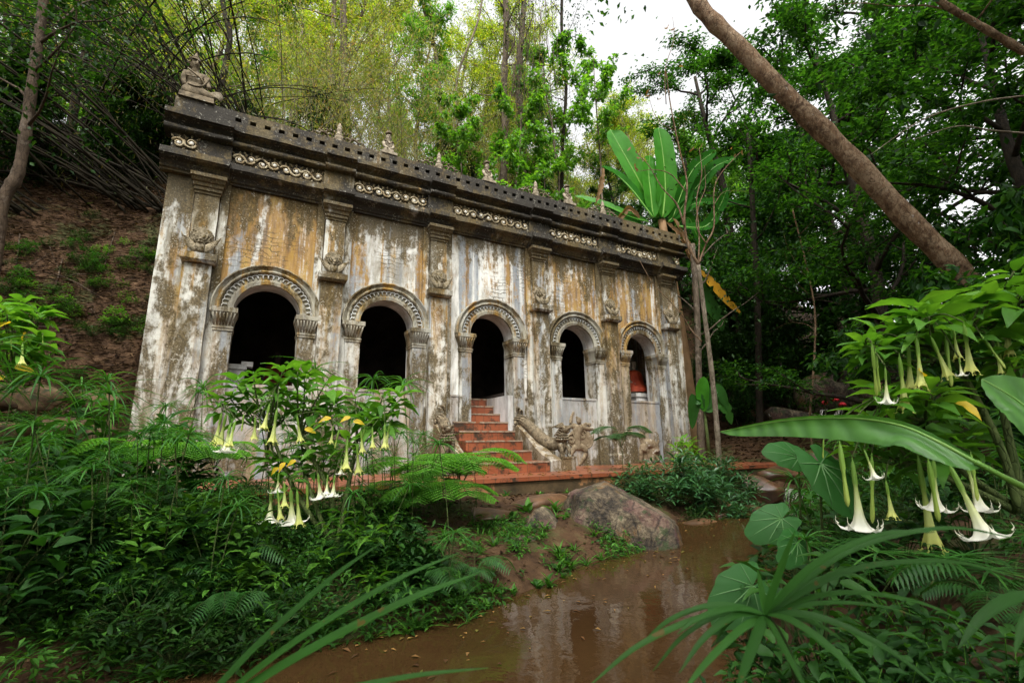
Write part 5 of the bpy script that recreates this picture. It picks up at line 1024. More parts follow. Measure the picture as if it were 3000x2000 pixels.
for k, (px, py, t, s_, v, lb) in enumerate([(960, 1040, 5.5, 1.15, 0, 'bright lacy fern left of the stairs'), (1050, 1030, 5.6, 1.15, 1, 'bright lacy fern arching over the left stair balustrade'), (920, 1090, 5.2, .9, 2, 'bright lacy fern behind the right end of the trumpet shrub'), (1010, 1095, 5.2, .95, 0, 'bright lacy fern just above the sedges left of the stairs'),
    (430, 1010, 4.9, .9, 1, 'light green fern left of the trumpet shrub'), (330, 1000, 4.7, .9, 0, 'light green fern among the bushes below the left corner of the hall'), (500, 1000, 5.3, .8, 2, 'light green fern at the foot of the first pilaster'), (350, 1240, 3.4, .7, 3, 'dark ladder fern in the lower left thicket'), (300, 1200, 3.3, .6, 4, 'second dark ladder fern in the lower left thicket'), (2300, 1350, 1.9, .55, 4, 'ladder fern under the angel trumpets at the right edge'), (2200, 1300, 2.3, .5, 3, 'ladder fern in the shadow right of the white trumpets')]):
    p = D(px, py, t); z0 = H(p[0], p[1]); e = place2('fern', FE, v, p[0], p[1], k*1.3, s_, lb, 'fern', None, max(z0, p[2]-.45*s_))
    if v > 2: e.children[1].data = e.children[1].data.copy(); e.children[1].data.materials[0] = m_ferD
FD = []
for k in (3, 4): q_ = FE[k][1].copy(); q_.materials[0] = m_ferD; FD.append(q_)
# feathery pale fern in front of the dancer relief
p = D(1425, 985, 9.4); e = place2('feathery_shrub', FE, 2, p[0], p[1], .5, 1.1, 'feathery blue-green sprig in front of the dancer relief', 'shrub', None, p[2]-.35); e.children[1].data = e.children[1].data.copy(); e.children[1].data.materials[0] = m_lShr
mm = MB(); mm.tube([(0, 0, -.7), (0.02, 0, 0)], .006, 5); mm.build('stem', m_twig, e)
# --- leafy shrubs made of rosettes
m_lDk3 = G('bank_leaf', [(.012, .05, .008), (.022, .085, .012), (.045, .14, .02)], .4, .55, .25)
def rshrub(seed, h, w, nr, nl, L, wd, mat, T=T_E, tilt=.5):
    rg = np.random.default_rng(seed); m = MB(); lv = []
    for k in range(nr):
        a = rg.uniform(0, 6.28); r = w*math.sqrt(rg.random()); z = h*(1-.6*(r/w)**2)*rg.uniform(.35, 1.0); c = np.array((r*math.cos(a), r*math.sin(a), z)); m.tube(curve([(0, 0, 0), c*(.45, .45, .6), c], 3), np.linspace(.008, .003, 7), 4)
        lv.append(rosette(rg, c, nl, L, tilt, T, wd))
    V, F = cat(lv); return m.mesh('stem', m_twig), arrmesh('foliage', V, F, mat, True)
RS = [rshrub(1, .8, .5, 60, 13, .15, .26, m_lShr), rshrub(2, .6, .42, 44, 13, .14, .28, m_lShr), rshrub(3, .8, .5, 30, 8, .13, .45, m_lDk3), rshrub(4, 1.0, .55, 24, 6, .19, .42, m_lDk3, T_E2, .3), rshrub(5, .5, .35, 30, 6, .09, .45, m_lDk2), rshrub(6, .7, .45, 16, 7, .2, .32, m_lGrn), rshrub(7, .9, .6, 40, 8, .14, .35, m_lDk2)]
for k, (x, y, v, s_, lb) in enumerate([(7.6, -3.3, 0, 1.25, 'dense dark shrub with rosettes of narrow leaves right of the boulder'), (8.4, -3.0, 0, 1.2, 'narrow-leaved shrub in the middle of the clump in front of the terrace'), (9.3, -2.95, 0, 1.15, 'narrow-leaved shrub at the right end of the clump beside the pale tree'), (6.9, -3.15, 1, 1.1, 'low narrow-leaved shrub at the left end of the clump by the dancer relief'), (8.0, -3.75, 1, 1.05, 'narrow-leaved shrub hanging over the waterline right of the boulder'), (9.0, -3.5, 1, 1.0, 'small narrow-leaved shrub over the rocks at the waterline'), (7.3, -3.9, 4, .8, 'small-leaved plant between the boulder and the narrow-leaved shrubs')]):
    place2('leafy_shrub', RS, v, x, y, k, s_, lb, 'shrub', 'narrow-leaved shrubs right of the boulder')
p = D(1580, 1015, 10); place2('leafy_shrub', RS, 5, p[0], p[1], 1., .9, 'light green broad-leaved plant behind the narrow-leaved shrubs', 'shrub', None, p[2]-.5)
gr = 'leafy shrubs filling the left bank'
for k in range(64):
    x = rg.uniform(-4.6, 3.0); y = ip(x, YLp)+.05+rg.random()*3.2
    if (x > 1.2 and y > -4.6) or x > 2.3 or blocks(x, y, .6): continue
    v = int(rg.choice([2, 3, 4, 6, 2, 4])); q = rg.uniform(.6, 1.05); place2('leafy_shrub', RS, v, x, y, rg.uniform(0, 6), q, ('low' if q < .75 else 'tall' if q > .9 else 'rounded')+' dark leafy shrub '+where(x, y), 'shrub', gr)
    if k % 2: q = rg.uniform(.6, .95); xx, yy = x+rg.uniform(-.5, .5), y+rg.uniform(-.3, .3); e = place2('fern', FE, 3+k % 4//2, xx, yy, k, q, ('small' if q < .78 else 'large')+' dark fern '+where(xx, yy), 'fern', 'dark ferns on the left bank'); e.children[1].data = FD[k % 4//2]
for k, (px, py, t, v, s_, lb) in enumerate([(290, 875, 4.9, 3, 1.3, 'tall light green broad-leaved plant below the rock face left of the hall'), (130, 960, 4.4, 3, 1.2, 'broad-leaved shrub at the left edge above the dark thicket'), (240, 1020, 4.2, 3, 1.1, 'broad-leaved shrub in the upper left thicket'), (60, 1100, 3.6, 3, 1.1, 'broad-leaved shrub low at the left edge'), (330, 1130, 3.8, 2, 1.2, 'broad-leaved shrub in the middle of the lower left thicket'), (150, 1280, 3.0, 3, .8, 'large-leaved plant in the lower left corner'), (560, 1330, 3.6, 2, .8, 'leafy plant in the shade above the stream edge'), (430, 1450, 3.3, 5, .5, 'small bright leafy plant at the stream edge, lower left')]):
    p = D(px, py, t); z0 = H(p[0], p[1]); hh = [.8,.6,.8,1.,.5,.7,.9][v]; s2 = max(s_*.7, (p[2]-z0)/hh); e = place2('leafy_shrub', RS, v, p[0], p[1], k*1.7, s2, lb, 'shrub', None)
    if k in (0, 2): e.children[1].data = e.children[1].data.copy(); e.children[1].data.materials[0] = m_lBru
RSL = []
for q_ in RS: q2 = q_[1].copy(); q2.materials[0] = m_lBru; RSL.append(q2)
# low, dense growth in front: heights follow the ground it stands on
rg = np.random.default_rng(51); NB = []; gr2 = 'leafy shrubs filling the left bank'
for k in range(1250):
    u = rg.uniform(-30, 1100) if k % 3 else rg.uniform(-60, 560); v = rg.uniform(1090, 1500); t = rg.uniform(3.1, 5.0); p = D(u, v, t); z0 = float(H(p[0], p[1])); h_ = p[2]-z0
    if z0 < -.7 or h_ < .12 or h_ > .95: continue
    if u > 900 and v < 1180: continue
    if v < 1330 and t < 3.6 and u > 560: continue
    NB.append(k)
    if len(NB) > 380: break
    if 540 < u < 800 and v < 1235: continue
    x, y = p[0], p[1]; kind = rg.random()
    if u > 1000 and v < 1330 and kind > .5: continue
    if kind < .30: kk = rg.integers(7); e = place2('umbrella_sedge', SD, kk, x, y, rg.uniform(0, 6), 1, ['short', 'mid-sized', 'tall'][int(h_ > .35)+int(h_ > .6)]+' umbrella sedge '+where(x, y), 'sedge', 'umbrella sedges on the left bank'); e.scale = (.9, .9, max(.25, h_/(.55+.09*kk)))
    elif kind < .44: q = max(.3, min(.6, h_/.42)); e = place2('fern', FE, 3+k % 2, x, y, k, q, ('small' if q < .78 else 'large')+' dark fern '+where(x, y), 'fern', 'dark ferns on the left bank'); e.children[1].data = FD[k % 2]
    else: vv = int(rg.choice([2, 3, 4, 6])); q = max(.4, h_/[.8, .6, .8, 1., .5, .7, .9][vv]); q = min(q, 1.1); place2('leafy_shrub', RS, vv, x, y, rg.uniform(0, 6), q, ('low' if q < .6 else 'tall' if q > .9 else 'rounded')+(' light green' if k % 4 == 0 else ' dark')+' leafy shrub '+where(x, y), 'shrub', gr2).children[1].data = RSL[vv] if k % 4 == 0 else RS[vv][1]
for k in range(250):
    u = rg.uniform(-40, 760); v = rg.uniform(1330, 1540)-max(0, u-350)*.12; p = Z(u, v, -.66); x, y = p[0], p[1]
    if y < ip(x, YLp)-.03 or x < -4: continue
    if k % 3: TI.append(int(rg.integers(5))); place2('grass_tuft', TF, TI[-1], x, y, rg.uniform(0, 6), rg.uniform(.8, 1.5), TN[TI[-1]]+' tuft '+where(x, y), 'grass', 'small tufts on the left bank')
    else: q = rg.uniform(.28, .5); vv = int(rg.choice([2, 4, 6])); place2('leafy_shrub', RS, vv, x, y, rg.uniform(0, 6), q, {2: 'bushy', 4: 'small-leaved', 6: 'spreading'}[vv]+(' knee-high' if q > .39 else ' low')+' plant '+where(x, y), 'shrub', gr2)
# right bank thicket
gr = 'plants filling the near right bank'
for k in range(120):
    x = rg.uniform(2.2, 9.5); y = ip(x, YRp)-.1-rg.random()*2.4*min(1, x/4.)
    if np.linalg.norm(np.array((x, y))-CAM[:2]) < 2.0: continue
    v = int(rg.choice([3, 4, 6, 2])); u_, v_, q_ = pxy((x, y, float(H(x, y))+.65))
    if q_ < 3.0 and u_ > 1880 and v_ < 1300: continue
    if q_ > 0 and u_ < 1750 and v_ < 1560 and q_ < 6: continue
    if k % 2: place2('leafy_shrub', RS, v, x, y, rg.uniform(0, 6), rg.uniform(.5, .8), ['broad-leaved', 'dark leafy'][v != 3]+' plant '+whereR(x, y), 'shrub', gr)
    else: place2('umbrella_sedge', SD, rg.integers(7), x, y, rg.uniform(0, 6), rg.uniform(.7, 1.), 'umbrella sedge '+whereR(x, y), 'sedge', 'umbrella sedges on the right bank')
for k, (px, py, t) in enumerate([(2040, 1240, 2.6), (1960, 1290, 2.9), (1930, 1330, 2.6), (2120, 1340, 2.2), (2130, 1320, 2.2), (2220, 1400, 2.0), (2000, 1400, 2.3), (2250, 1130, 2.9), (2280, 1230, 2.6), (2100, 1430, 2.0), (1960, 1240, 3.0), (2310, 1290, 2.3)]):
    p = D(px, py, t); z0 = float(H(p[0], p[1])); kk = rg.integers(7)
    if z0 < -.7: continue
    e = place2('umbrella_sedge', SD, kk, p[0], p[1], rg.uniform(0, 6), 1, 'umbrella sedge in the thick growth below the hanging trumpets', 'sedge', 'umbrella sedges on the right bank'); e.scale = (1.1, 1.1, max(.35, (p[2]-z0)/(.55+.09*kk)))
for k, (px, py, t, s_) in enumerate([(2090, 1380, 1.9, .45), (1900, 1480, 1.7, .4), (2050, 1500, 1.6, .4), (1700, 1540, 1.75, .35), (2200, 1500, 1.5, .4), (1800, 1460, 1.9, .35), (2280, 1440, 1.5, .4), (2130, 1470, 1.7, .4), (2320, 1540, 1.35, .35), (1960, 1540, 1.5, .35), (2000, 1330, 2.3, .4)]):
    p = D(px, py, t); e = place2('leafy_shrub', RS, 3, p[0], p[1], k*1.1, s_, ['broad pale-veined leafy plant behind the big foreground sedge', 'leafy plant right below the hub of the foreground sedge', 'leafy plant at the bottom edge right of the foreground sedge stem', 'leafy plant over the water at the bottom edge', 'leafy plant in the bottom right corner', 'low leafy plant at the water edge behind the foreground sedge', 'leafy plant at the right edge below the ladder fern', 'leafy plant behind the long lower blades of the foreground sedge', 'leafy plant in the very corner at the bottom right', 'leafy plant between the foreground sedge stem and the bottom edge', 'leafy plant directly below the white trumpets'][k], 'shrub', None, p[2]-.8*s_); e.children[1].data = e.children[1].data.copy(); e.children[1].data.materials[0] = m_lBru
# --- taro leaves
def taro(px, py, t, L, ang, tilt, lab, mat=None, root=None, face=.75):
    c = D(px, py, t); n = 40; rg = np.random.default_rng(int(px)); u = np.linspace(0, 2*PI, n, endpoint=False); R = []
    for a in u:
        r = .5*(1+.22*math.cos(a)+.22*max(0, math.cos(a))**9+.16*math.exp(-((abs(a-PI)-.62)/.35)**2))*(1-.72*math.exp(-((a-PI)/.20)**2)); r *= 1+.035*math.sin(a*9+px)
        R.append((r*math.cos(a)*1.15+.1, r*math.sin(a)*.84))
    nrm_ = nrm(-vF*face+np.array((0, 0, 1.))*(1-face*.6)+vR*tilt); ax = nrm(vR*math.cos(ang)+vU*math.sin(ang)); ax = nrm(ax-nrm_*(ax@nrm_)); ay = np.cross(nrm_, ax)
    V = [(0, 0, 0)]; F = []; 
    for k, f in enumerate((.35, .7, 1.)):
        for i, (x, y) in enumerate(R): w = .02*math.cos(i*PI)*f if k < 2 else .025*math.sin(i*2.1); V.append(tuple((ax*x*f+ay*y*f-nrm_*(.12*f*f*(x*x+y*y)*2-w*.6))*L))
    for i in range(n): F.append((0, 1+i, 1+(i+1) % n))
    for k in range(2):
        for i in range(n): a = 1+k*n+i; b = 1+k*n+(i+1) % n; F.append((a, a+n, b+n, b))
    e = empty('taro_plant', c); tag(e, lab, 'taro plant'); m = MB(); m.add(V, F, True); m.build('leaf', mat or m_lTar, e)
    m = MB()
    for i in (0, 4, 8, 13, 27, 32, 36): 
        x, y = R[i]; pts = [(ax*x*f+ay*y*f-nrm_*(.12*f*f*(x*x+y*y)*2)+nrm_*.004)*L for f in (0, .35, .7, .97)]; m.tube(pts, [.0045*L/.3, .004*L/.3, .003*L/.3, .001], 4)
    m.build('veins', m_lvein, e); b = np.array(root) if root is not None else c+(.1, .15, -.55); b = np.array((b[0], b[1], max(H(b[0], b[1]), -.72)-.03)) ; m = MB(); m.tube(curve([(0, 0, 0), (b-c)*.4+(0, 0, .08), b-c], 6), np.linspace(.005, .010, 13), 6); m.build('leaf_stalk', m_twig, e)
m_lvein = simple('leaf_vein', (.05, .14, .035), (.09, .19, .06), 5, .5, .3, 0)
for a in [(1885, 1065, 3.0, .36, -1.35, .1, 'large taro leaf hanging beside the pointed banana leaf'), (1835, 1050, 3.3, .26, 2.9, .2, 'taro leaf half hidden behind the largest taro leaf'), (1795, 1190, 2.7, .24, -2.6, -.1, 'taro leaf reaching over the brown water'), (1832, 1245, 2.5, .20, -2.5, .4, 'dark drooping taro leaf just below the one over the water'),
          (1728, 1345, 2.0, .25, -2.4, .0, 'taro leaf low over the water behind the foreground sedge'), (2150, 1110, 3.3, .26, -1.9, .1, 'taro leaf in shadow between the hanging white trumpets')]: taro(*a)
m_lblk = G('dark_taro_leaf', [(.012, .016, .016), (.025, .03, .03)], .15, .4, .5)
for a in [(238, 1462, 2.9, .21, -1.9, 0, 'grey-black taro leaf in the lower left thicket', m_lblk), (302, 1525, 2.8, .15, -1.6, 0, 'small black taro leaf at the stream edge, bottom left', m_lblk), (400, 1255, 3.6, .30, -2.7, 0, 'dark taro leaf in the shade below the sedges', m_lblk), (490, 1395, 3.4, .22, -1.5, .2, 'black glossy taro leaf at the water edge', m_lblk), (290, 1380, 3.1, .34, -2.4, .0, 'mid green taro leaf in the lower left thicket'), (215, 1385, 3.1, .20, -1.9, .2, 'rounded green taro leaf left of the grey-black one'), (155, 1380, 3.0, .22, -1.6, 0, 'rounded dark green taro leaf at the lower left')]: taro(*a)
# --- banana leaves
def banana_leaf(m, mid, path, w, nv, fold=.35, tear=0, seed=0, wl=1., wr=1.):
    rg = np.random.default_rng(seed); c = curve(path, 8); n = len(c); T = nrm(np.gradient(c, axis=0)); nv = nrm(nv); S_ = nrm(np.cross(T, nv)); N_ = np.cross(S_, T)
    V = []; F = []; 
    for i in range(n):
        t = i/(n-1); ww = w*((math.sin(PI*min(.999, max(.0, t))**.75)**.55 if 0 < t < 1 else 0.02) if wl != 1.001 else (min(1, t*5+.03)**.6*(1-t**7)**.5+.02)); rip = .012*w*8*math.sin(i*2.2)
        tl = 1-(rg.random() < tear)*rg.uniform(.2, .7); tr = 1-(rg.random() < tear)*rg.uniform(.2, .7)
        V += [c[i]+S_[i]*ww*wl*tl+N_[i]*(ww*fold+rip*.3), c[i]+S_[i]*ww*wl*.5*tl+N_[i]*(ww*fold*.65), c[i]+N_[i]*0, c[i]-S_[i]*ww*wr*.5*tr+N_[i]*(ww*fold*.65), c[i]-S_[i]*ww*wr*tr+N_[i]*(ww*fold-rip*.3)]
    for i in range(n-1):
        for k in range(4): a = 5*i+k; F.append((a, a+5, a+6, a+1))
    m.add(V, F, True); mid.tube(c, np.linspace(w*.10, w*.02, n), 6)
t = NT('banana_blade'); oi = t.n.new('ShaderNodeTexWave'); oi.inputs['Scale'].default_value = 9; oi.inputs['Distortion'].default_value = 1.5; oi.inputs['Detail'].default_value = 3; t.lk(t.mp((1, .6, .6)), oi.inputs['Vector'])
c_ = t.mix((.065, .20, .03), (.10, .28, .045), oi.outputs['Fac']); c_ = t.mix(c_, (.05, .14, .03), t.step(t.noise((1, 1, 1), 4, 5), .5, .7)); tb = t.n.new('ShaderNodeBsdfTranslucent'); t.lk(t.mix(c_, (1.3, 1.3, .6), 1, 'MULTIPLY'), tb.inputs[0]); mx = t.n.new('ShaderNodeMixShader'); mx.inputs[0].default_value = .4
t.bump(oi.outputs['Fac'], .35, .01); t.done(c_, .38, .45); t.lk(t.b.outputs[0], mx.inputs[1]); t.lk(tb.outputs[0], mx.inputs[2]); t.lk(mx.outputs[0], t.out.inputs[0]); m_blade = t.m
m_mid = simple('banana_midrib', (.10, .24, .03), (.17, .32, .05), 6, .4, .4, 0)
e = empty('banana_leaf', D(2352+90, 1165, 1.5)); b = np.array(e.location); tag(e, 'long pointed banana leaf lying across the view above the stream at the right', 'leaf'); m = MB(); q = MB()
banana_leaf(m, q, [D(2260, 1072, 1.55)-b, D(2150, 1012, 1.65)-b, D(2060, 975, 1.75)-b, D(1950, 960, 1.85)-b, D(1800, 966, 1.95)-b, D(1654, 991, 2.0)-b], .085, -vF*.9+vU*.25+(0, 0, 0), .15, 0, 3, .15, 1.15)
q.tube(curve([(0, 0, 0), D(2300, 1092, 1.53)-b, D(2240, 1060, 1.56)-b], 5), [.011]*5+[.009]*6, 8); m.build('blade', m_blade, e); q.build('midrib', m_mid, e)
e = empty('banana_leaf', D(2500, 1040, 1.5)); b = np.array(e.location); tag(e, 'broad rounded banana leaf entering from the right edge', 'leaf'); m = MB(); q = MB()
banana_leaf(m, q, [D(2480, 1030, 1.5)-b, D(2400, 970, 1.5)-b, D(2330, 915, 1.55)-b, D(2255, 870, 1.6)-b], .095, -vF+vU*.2, .2, 0, 4); m.build('blade', m_blade, e); q.build('midrib', m_mid, e)
m_lBd = G('shaded_banana_leaf', [(.015, .085, .008), (.025, .13, .012)], .5, .7, .05)  # darker copy of the banana leaf with shade painted into it
# banana plant behind the right end of the hall
B0 = D(1560, 620, 15.6); e = empty('banana_plant', (B0[0], B0[1], H(B0[0], B0[1])-.1)); b = np.array(e.location); tag(e, 'banana plant with broad upright leaves behind the right end of the parapet', 'banana plant')
m = MB(); cr = D(1520, 505, 15.6); m.tube(curve([(0, 0, 0), (cr-b)*.5+(.1, 0, 0), cr-b], 6), np.linspace(.22, .12, 13), 12); m.build('pseudostem', m_deadb, e)
for k, (pts, w, fc) in enumerate([([(1510, 500), (1470, 420), (1425, 340), (1402, 298)], .30, 0), ([(1522, 500), (1528, 430), (1522, 350), (1512, 293)], .30, 0), ([(1500, 500), (1494, 440), (1490, 400), (1492, 357)], .24, .3), ([(1500, 500), (1455, 440), (1420, 405), (1382, 382)], .20, 1.5), ([(1535, 500), (1600, 430), (1640, 385), (1690, 362)], .20, .8), ([(1540, 510), (1590, 470), (1640, 465), (1725, 470)], .16, .8),
    ([(1545, 500), (1575, 420), (1600, 380), (1645, 345)], .2, .4), ([(1490, 510), (1440, 492), (1390, 470), (1320, 450)], .14, .8), ([(1480, 520), (1440, 505), (1400, 492), (1370, 475)], .15, .8), ([(1550, 520), (1580, 500), (1600, 540), (1625, 600)], .2, .5), ([(1535, 510), (1570, 470), (1582, 430), (1590, 390)], .18, .2), ([(1560, 520), (1620, 520), (1650, 480), (1672, 430)], .17, .7)]):
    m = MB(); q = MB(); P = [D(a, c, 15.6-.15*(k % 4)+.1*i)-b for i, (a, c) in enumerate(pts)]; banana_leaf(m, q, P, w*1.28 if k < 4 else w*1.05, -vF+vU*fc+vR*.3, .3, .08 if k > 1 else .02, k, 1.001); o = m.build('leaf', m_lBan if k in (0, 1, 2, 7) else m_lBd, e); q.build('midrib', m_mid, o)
m = MB(); q = MB(); banana_leaf(m, q, [D(1600, 620, 14.2)-b, D(1635, 650, 14.2)-b, D(1670, 690, 14.2)-b, D(1703, 722, 14.2)-b], .19, -vF+vU*.6, .2, .35, 9, 1, .8); m.build('yellow_leaf', m_ylwb, e)
m = MB(); q = MB(); banana_leaf(m, q, [D(1600, 640, 14.3)-b, D(1625, 690, 14.3)-b, D(1650, 730, 14.3)-b, D(1658, 760, 14.3)-b], .2, -vF, .2, .1, 10); m.build('leaf', m_lMan, e)
for k, pts in enumerate(([(1530, 510), (1560, 545), (1580, 590), (1612, 640)], [(1470, 505), (1440, 480), (1410, 520), (1385, 560)], [(1545, 500), (1575, 560), (1588, 620), (1590, 690)], [(1385, 385), (1378, 420), (1372, 450), (1366, 470)])):
    m = MB(); q = MB(); banana_leaf(m, q, [D(a, c, 15.2)-b for a, c in pts], .11, -vF+vR*.5, .9, .6, 20+k); m.build('dead_leaf', m_deadb, e)
# small banana sucker right of the hall
b = D(1625, 1000, 12.2); b[2] = H(b[0], b[1]); e = empty('banana_plant', b); tag(e, 'small young banana plant at the right corner of the hall', 'banana plant'); m = MB(); m.tube([(0, 0, 0), D(1618, 940, 12.2)-b], [.05, .03], 8); m.build('pseudostem', m_twig, e)
for k, pts in enumerate(([(1618, 945), (1612, 905), (1614, 880), (1618, 865)], [(1618, 940), (1640, 900), (1655, 905), (1672, 945)], [(1618, 940), (1600, 915), (1592, 940), (1590, 985)], [(1620, 945), (1645, 925), (1668, 940), (1680, 975)])):
    m = MB(); q = MB(); banana_leaf(m, q, [D(a, c, 12.1)-b for a, c in pts], .17, -vF+vU*.3, .25, .1, 30+k); o = m.build('leaf', m_lMan if k else m_lBan, e)
# --- thin pale tree in front of the right corner
tb_ = D(1652, 1078, 10.2); tb_[2] = H(tb_[0], tb_[1])-.05; e = empty('thin_tree', tb_); tag(e, 'thin pale-barked tree with bare forked boughs before the right corner of the hall', 'tree'); b = tb_; m = MB()
c = curve([b, D(1645, 960, 10.2), D(1633, 840, 10.2), D(1618, 720, 10.2), D(1604, 608, 10.2)], 8)-b; m.tube(c, np.linspace(.062, .042, len(c))*(1+.04*np.sin(np.arange(len(c))*1.3)), 10); m.build('trunk', m_bpale, e)
for pts, r0 in (([(1604, 608), (1580, 560), (1572, 500), (1578, 420), (1560, 340), (1540, 240), (1530, 165)], .032), ([(1604, 608), (1622, 560), (1640, 520), (1640, 440), (1655, 400), (1700, 350)], .024), ([(1572, 520), (1555, 470), (1520, 430), (1490, 380), (1460, 350)], .02), ([(1576, 440), (1540, 400), (1500, 390), (1460, 395)], .014), ([(1604, 608), (1606, 540), (1600, 460), (1612, 400), (1606, 340)], .02),
    ([(1612, 785), (1590, 760), (1560, 715), (1500, 650), (1470, 600)], .016), ([(1622, 560), (1600, 520), (1606, 470), (1620, 430), (1618, 380)], .014), ([(1530, 240), (1528, 160), (1548, 90), (1545, 40)], .01), ([(1548, 300), (1515, 280), (1495, 240), (1490, 200)], .008), ([(1640, 470), (1665, 440), (1720, 440)], .008)):
    m = MB(); k = curve([D(a, c_2, 10.2+.05*i) for i, (a, c_2) in enumerate(pts)], 6)-b; m.tube(k, np.linspace(r0, r0*.3, len(k)), 7); m.build('bough', m_blean, e)
m = MB(); rg2 = np.random.default_rng(3); P = np.array([D(a, c_2, 10.2)-b for a, c_2 in ((1530, 165), (1490, 215), (1455, 350), (1462, 395), (1606, 345), (1545, 60), (1700, 350))]); P = np.repeat(P, 3, 0)+rg2.normal(0, .08, (21, 3)); V, F = leaves(T_E, P, rg2.normal(0, 1, (21, 3)), rg2.normal(0, 1, (21, 3)), .12, .05); link('dry_foliage', arrmesh('dry_foliage', V, F, m_deadb), e)
# --- red gingers
m_red = simple('red_ginger_bract', (.45, .01, .02), (.65, .03, .04), 9, .5, .4, .2)
for k, (px, py, lb) in enumerate([(1893, 925, 'red ginger flower, leftmost of three below the waterfall'), (1919, 917, 'red ginger flower, middle and highest of three below the waterfall'), (1935, 928, 'red ginger flower, rightmost of three below the waterfall')]):
    p = D(px, py, 12.4); z0 = H(p[0], p[1]); e = empty('red_ginger', (p[0], p[1], z0)); tag(e, lb, 'flower', 'red gingers below the waterfall'); m = MB()
    for j in range(22): a = j*2.4; r = .02+.06*(j/22); m.ball((r*math.cos(a), r*math.sin(a), p[2]-z0+.05-r*.9), (.024, .024, .03), 5, 4)
    m.build('flower_head', m_red, e); m = MB(); m.tube([(0, 0, 0), (0, 0, p[2]-z0)], .012, 5); m.build('stem', m_twig, e)
# --- foreground sedges, blade by blade
def blades(lab, hub, tips, wd, stem=None, seed=0, r=.006):
    rg = np.random.default_rng(seed); h = np.array(hub); e = empty('umbrella_sedge', h); tag(e, lab, 'sedge')
    for tp in tips:
        (x, y, t, rise) = tp[:4]; w = wd*(tp[4] if len(tp) > 4 else 1); q = D(x, y, t)-h; c = curve([(0, 0, 0), q*.35+(0, 0, rise), q*.72+(0, 0, rise*.9), q], 7); n = len(c); T = nrm(np.gradient(c, axis=0)); up = nrm(-vF*.5+np.array((0, 0, 1.))); S_ = nrm(np.cross(T, up)); N_ = np.cross(S_, T); V = []; F = []
        for i in range(n): u = i/(n-1); ww = w*min(1, .35+u*4)*(1-u**3.2)+.0006; V += [c[i]+S_[i]*ww+N_[i]*ww*.5, c[i], c[i]-S_[i]*ww+N_[i]*ww*.5]
        for i in range(n-1): a = 3*i; F += [(a, a+3, a+4, a+1), (a+1, a+4, a+5, a+2)]
        m = MB(); m.add(V, F, True); m.build('blade', m_lSed2, e)
    if stem is not None: m = MB(); s = np.array(stem)-h; m.tube(curve([(0, 0, 0), s*.5+(0, 0, .03), s], 5), r, 8); m.build('stem', m_bstem, e)
m_lSed2 = G('near_sedge_blade', [(.03, .12, .016), (.05, .17, .025), (.025, .09, .014)], .4, .5, .2, spots=(.12, .09, .02)); m_bstem = simple('dark_sedge_stem', (.012, .03, .008), (.03, .07, .015), 5, .4, .4, 0)
blades('large blurred umbrella sedge with long arching blades across the lower right foreground', D(1757, 1411, .80), [(1826, 1219, .78, .0), (1740, 1308, .82, .0, .9), (2150, 1222, .72, .035, 1.2), (2352, 1240, .74, .055), (2178, 1302, .8, .03), (2380, 1340, .75, .05), (1560, 1412, .8, .012), (1555, 1456, .75, .018), (1560, 1545, .72, .025), (1352, 1575, .72, .03), (1560, 1600, .65, .01, 1.0), (1690, 1590, .62, .0, 1.3), (1860, 1600, .6, .0, .9), (1940, 1472, .78, .01, 1.2), (2010, 1600, .62, .02, 1.5), (2180, 1600, .66, .03, 1.3), (1470, 1480, .8, .03), (1900, 1290, .9, .01, .8), (2120, 1420, .9, .02, .8), (1640, 1480, .78, .02, .8), (1500, 1540, .76, .03, .8), (2050, 1500, .74, .02, .9), (2260, 1450, .76, .04, .9)], .0056, D(1860, 1640, .85), 3)
blades('out-of-focus umbrella sedge blades rising from the bottom left foreground', D(395, 1700, .75), [(880, 1243, .85, .02, 1.0), (1056, 1268, .85, .025, .9), (1112, 1311, .82, .02, 1.2), (1122, 1533, .8, .015, .7)], .0085, D(380, 1790, .8), 5)
blades('single broad arching sedge blade entering at the right edge', D(2420, 1380, .85), [(2200, 1490, .8, .03, 1.1), (2330, 1500, .8, .02)], .0095, D(2450, 1560, .9), 6)
m_lLi2 = G('fresh_fallen_leaf', [(.05, .022, .01), (.14, .07, .025), (.28, .17, .05), (.10, .12, .02)], .15, .7, .2)
# --- ground cover along the left bank, creeping plants by the boulder
rg = np.random.default_rng(9); n = 42000; x = rg.uniform(-4, 5.6, n); s_ = rg.beta(1., 1.3, n)*2.9; y = ip(x, YLp)-.05+s_; P0 = np.stack([x, y, x*0], 1); den = fbm(P0, 1.6, 4); k = (den > .36+.10*np.clip((x-1.5)/2, 0, 1)) & ~((x > 3.3) & (y > -4.2)) ; x, y = x[k], y[k]; n = len(x)
zz = np.maximum(H(x, y), -.70)+rg.random(n)**2*(.10+.16*(x < 2.5))+.01; V, F = leaves(T_B, np.stack([x, y, zz], 1), rg.normal(0, 1, (n, 3))*(1, 1, .4)+(0, 0, .15), rg.normal(0, .35, (n, 3))+(0, 0, 1), rg.uniform(.035, .085, n), rg.uniform(.012, .028, n))
o = link('ground_cover', arrmesh('ground_cover', V, F, m_lGnd)); tag(o, 'low creeping green ground cover along the muddy left bank', 'ground cover', kind='stuff')
rg = np.random.default_rng(14)
for k in range(120):
    x = rg.uniform(-1.2, 5.2); y = ip(x, YLp)+rg.random()**1.6*1.4-.03
    if x > 3.4 and y > -4.3: continue
    TI.append(int(rg.integers(5))); place2('grass_tuft', TF, TI[-1], x, y, rg.uniform(0, 6), rg.uniform(.6, 1.2), TN[TI[-1]]+' tuft '+where(x, y), 'grass', 'small tufts on the left bank', float(max(H(x, y), -.7)-.005))
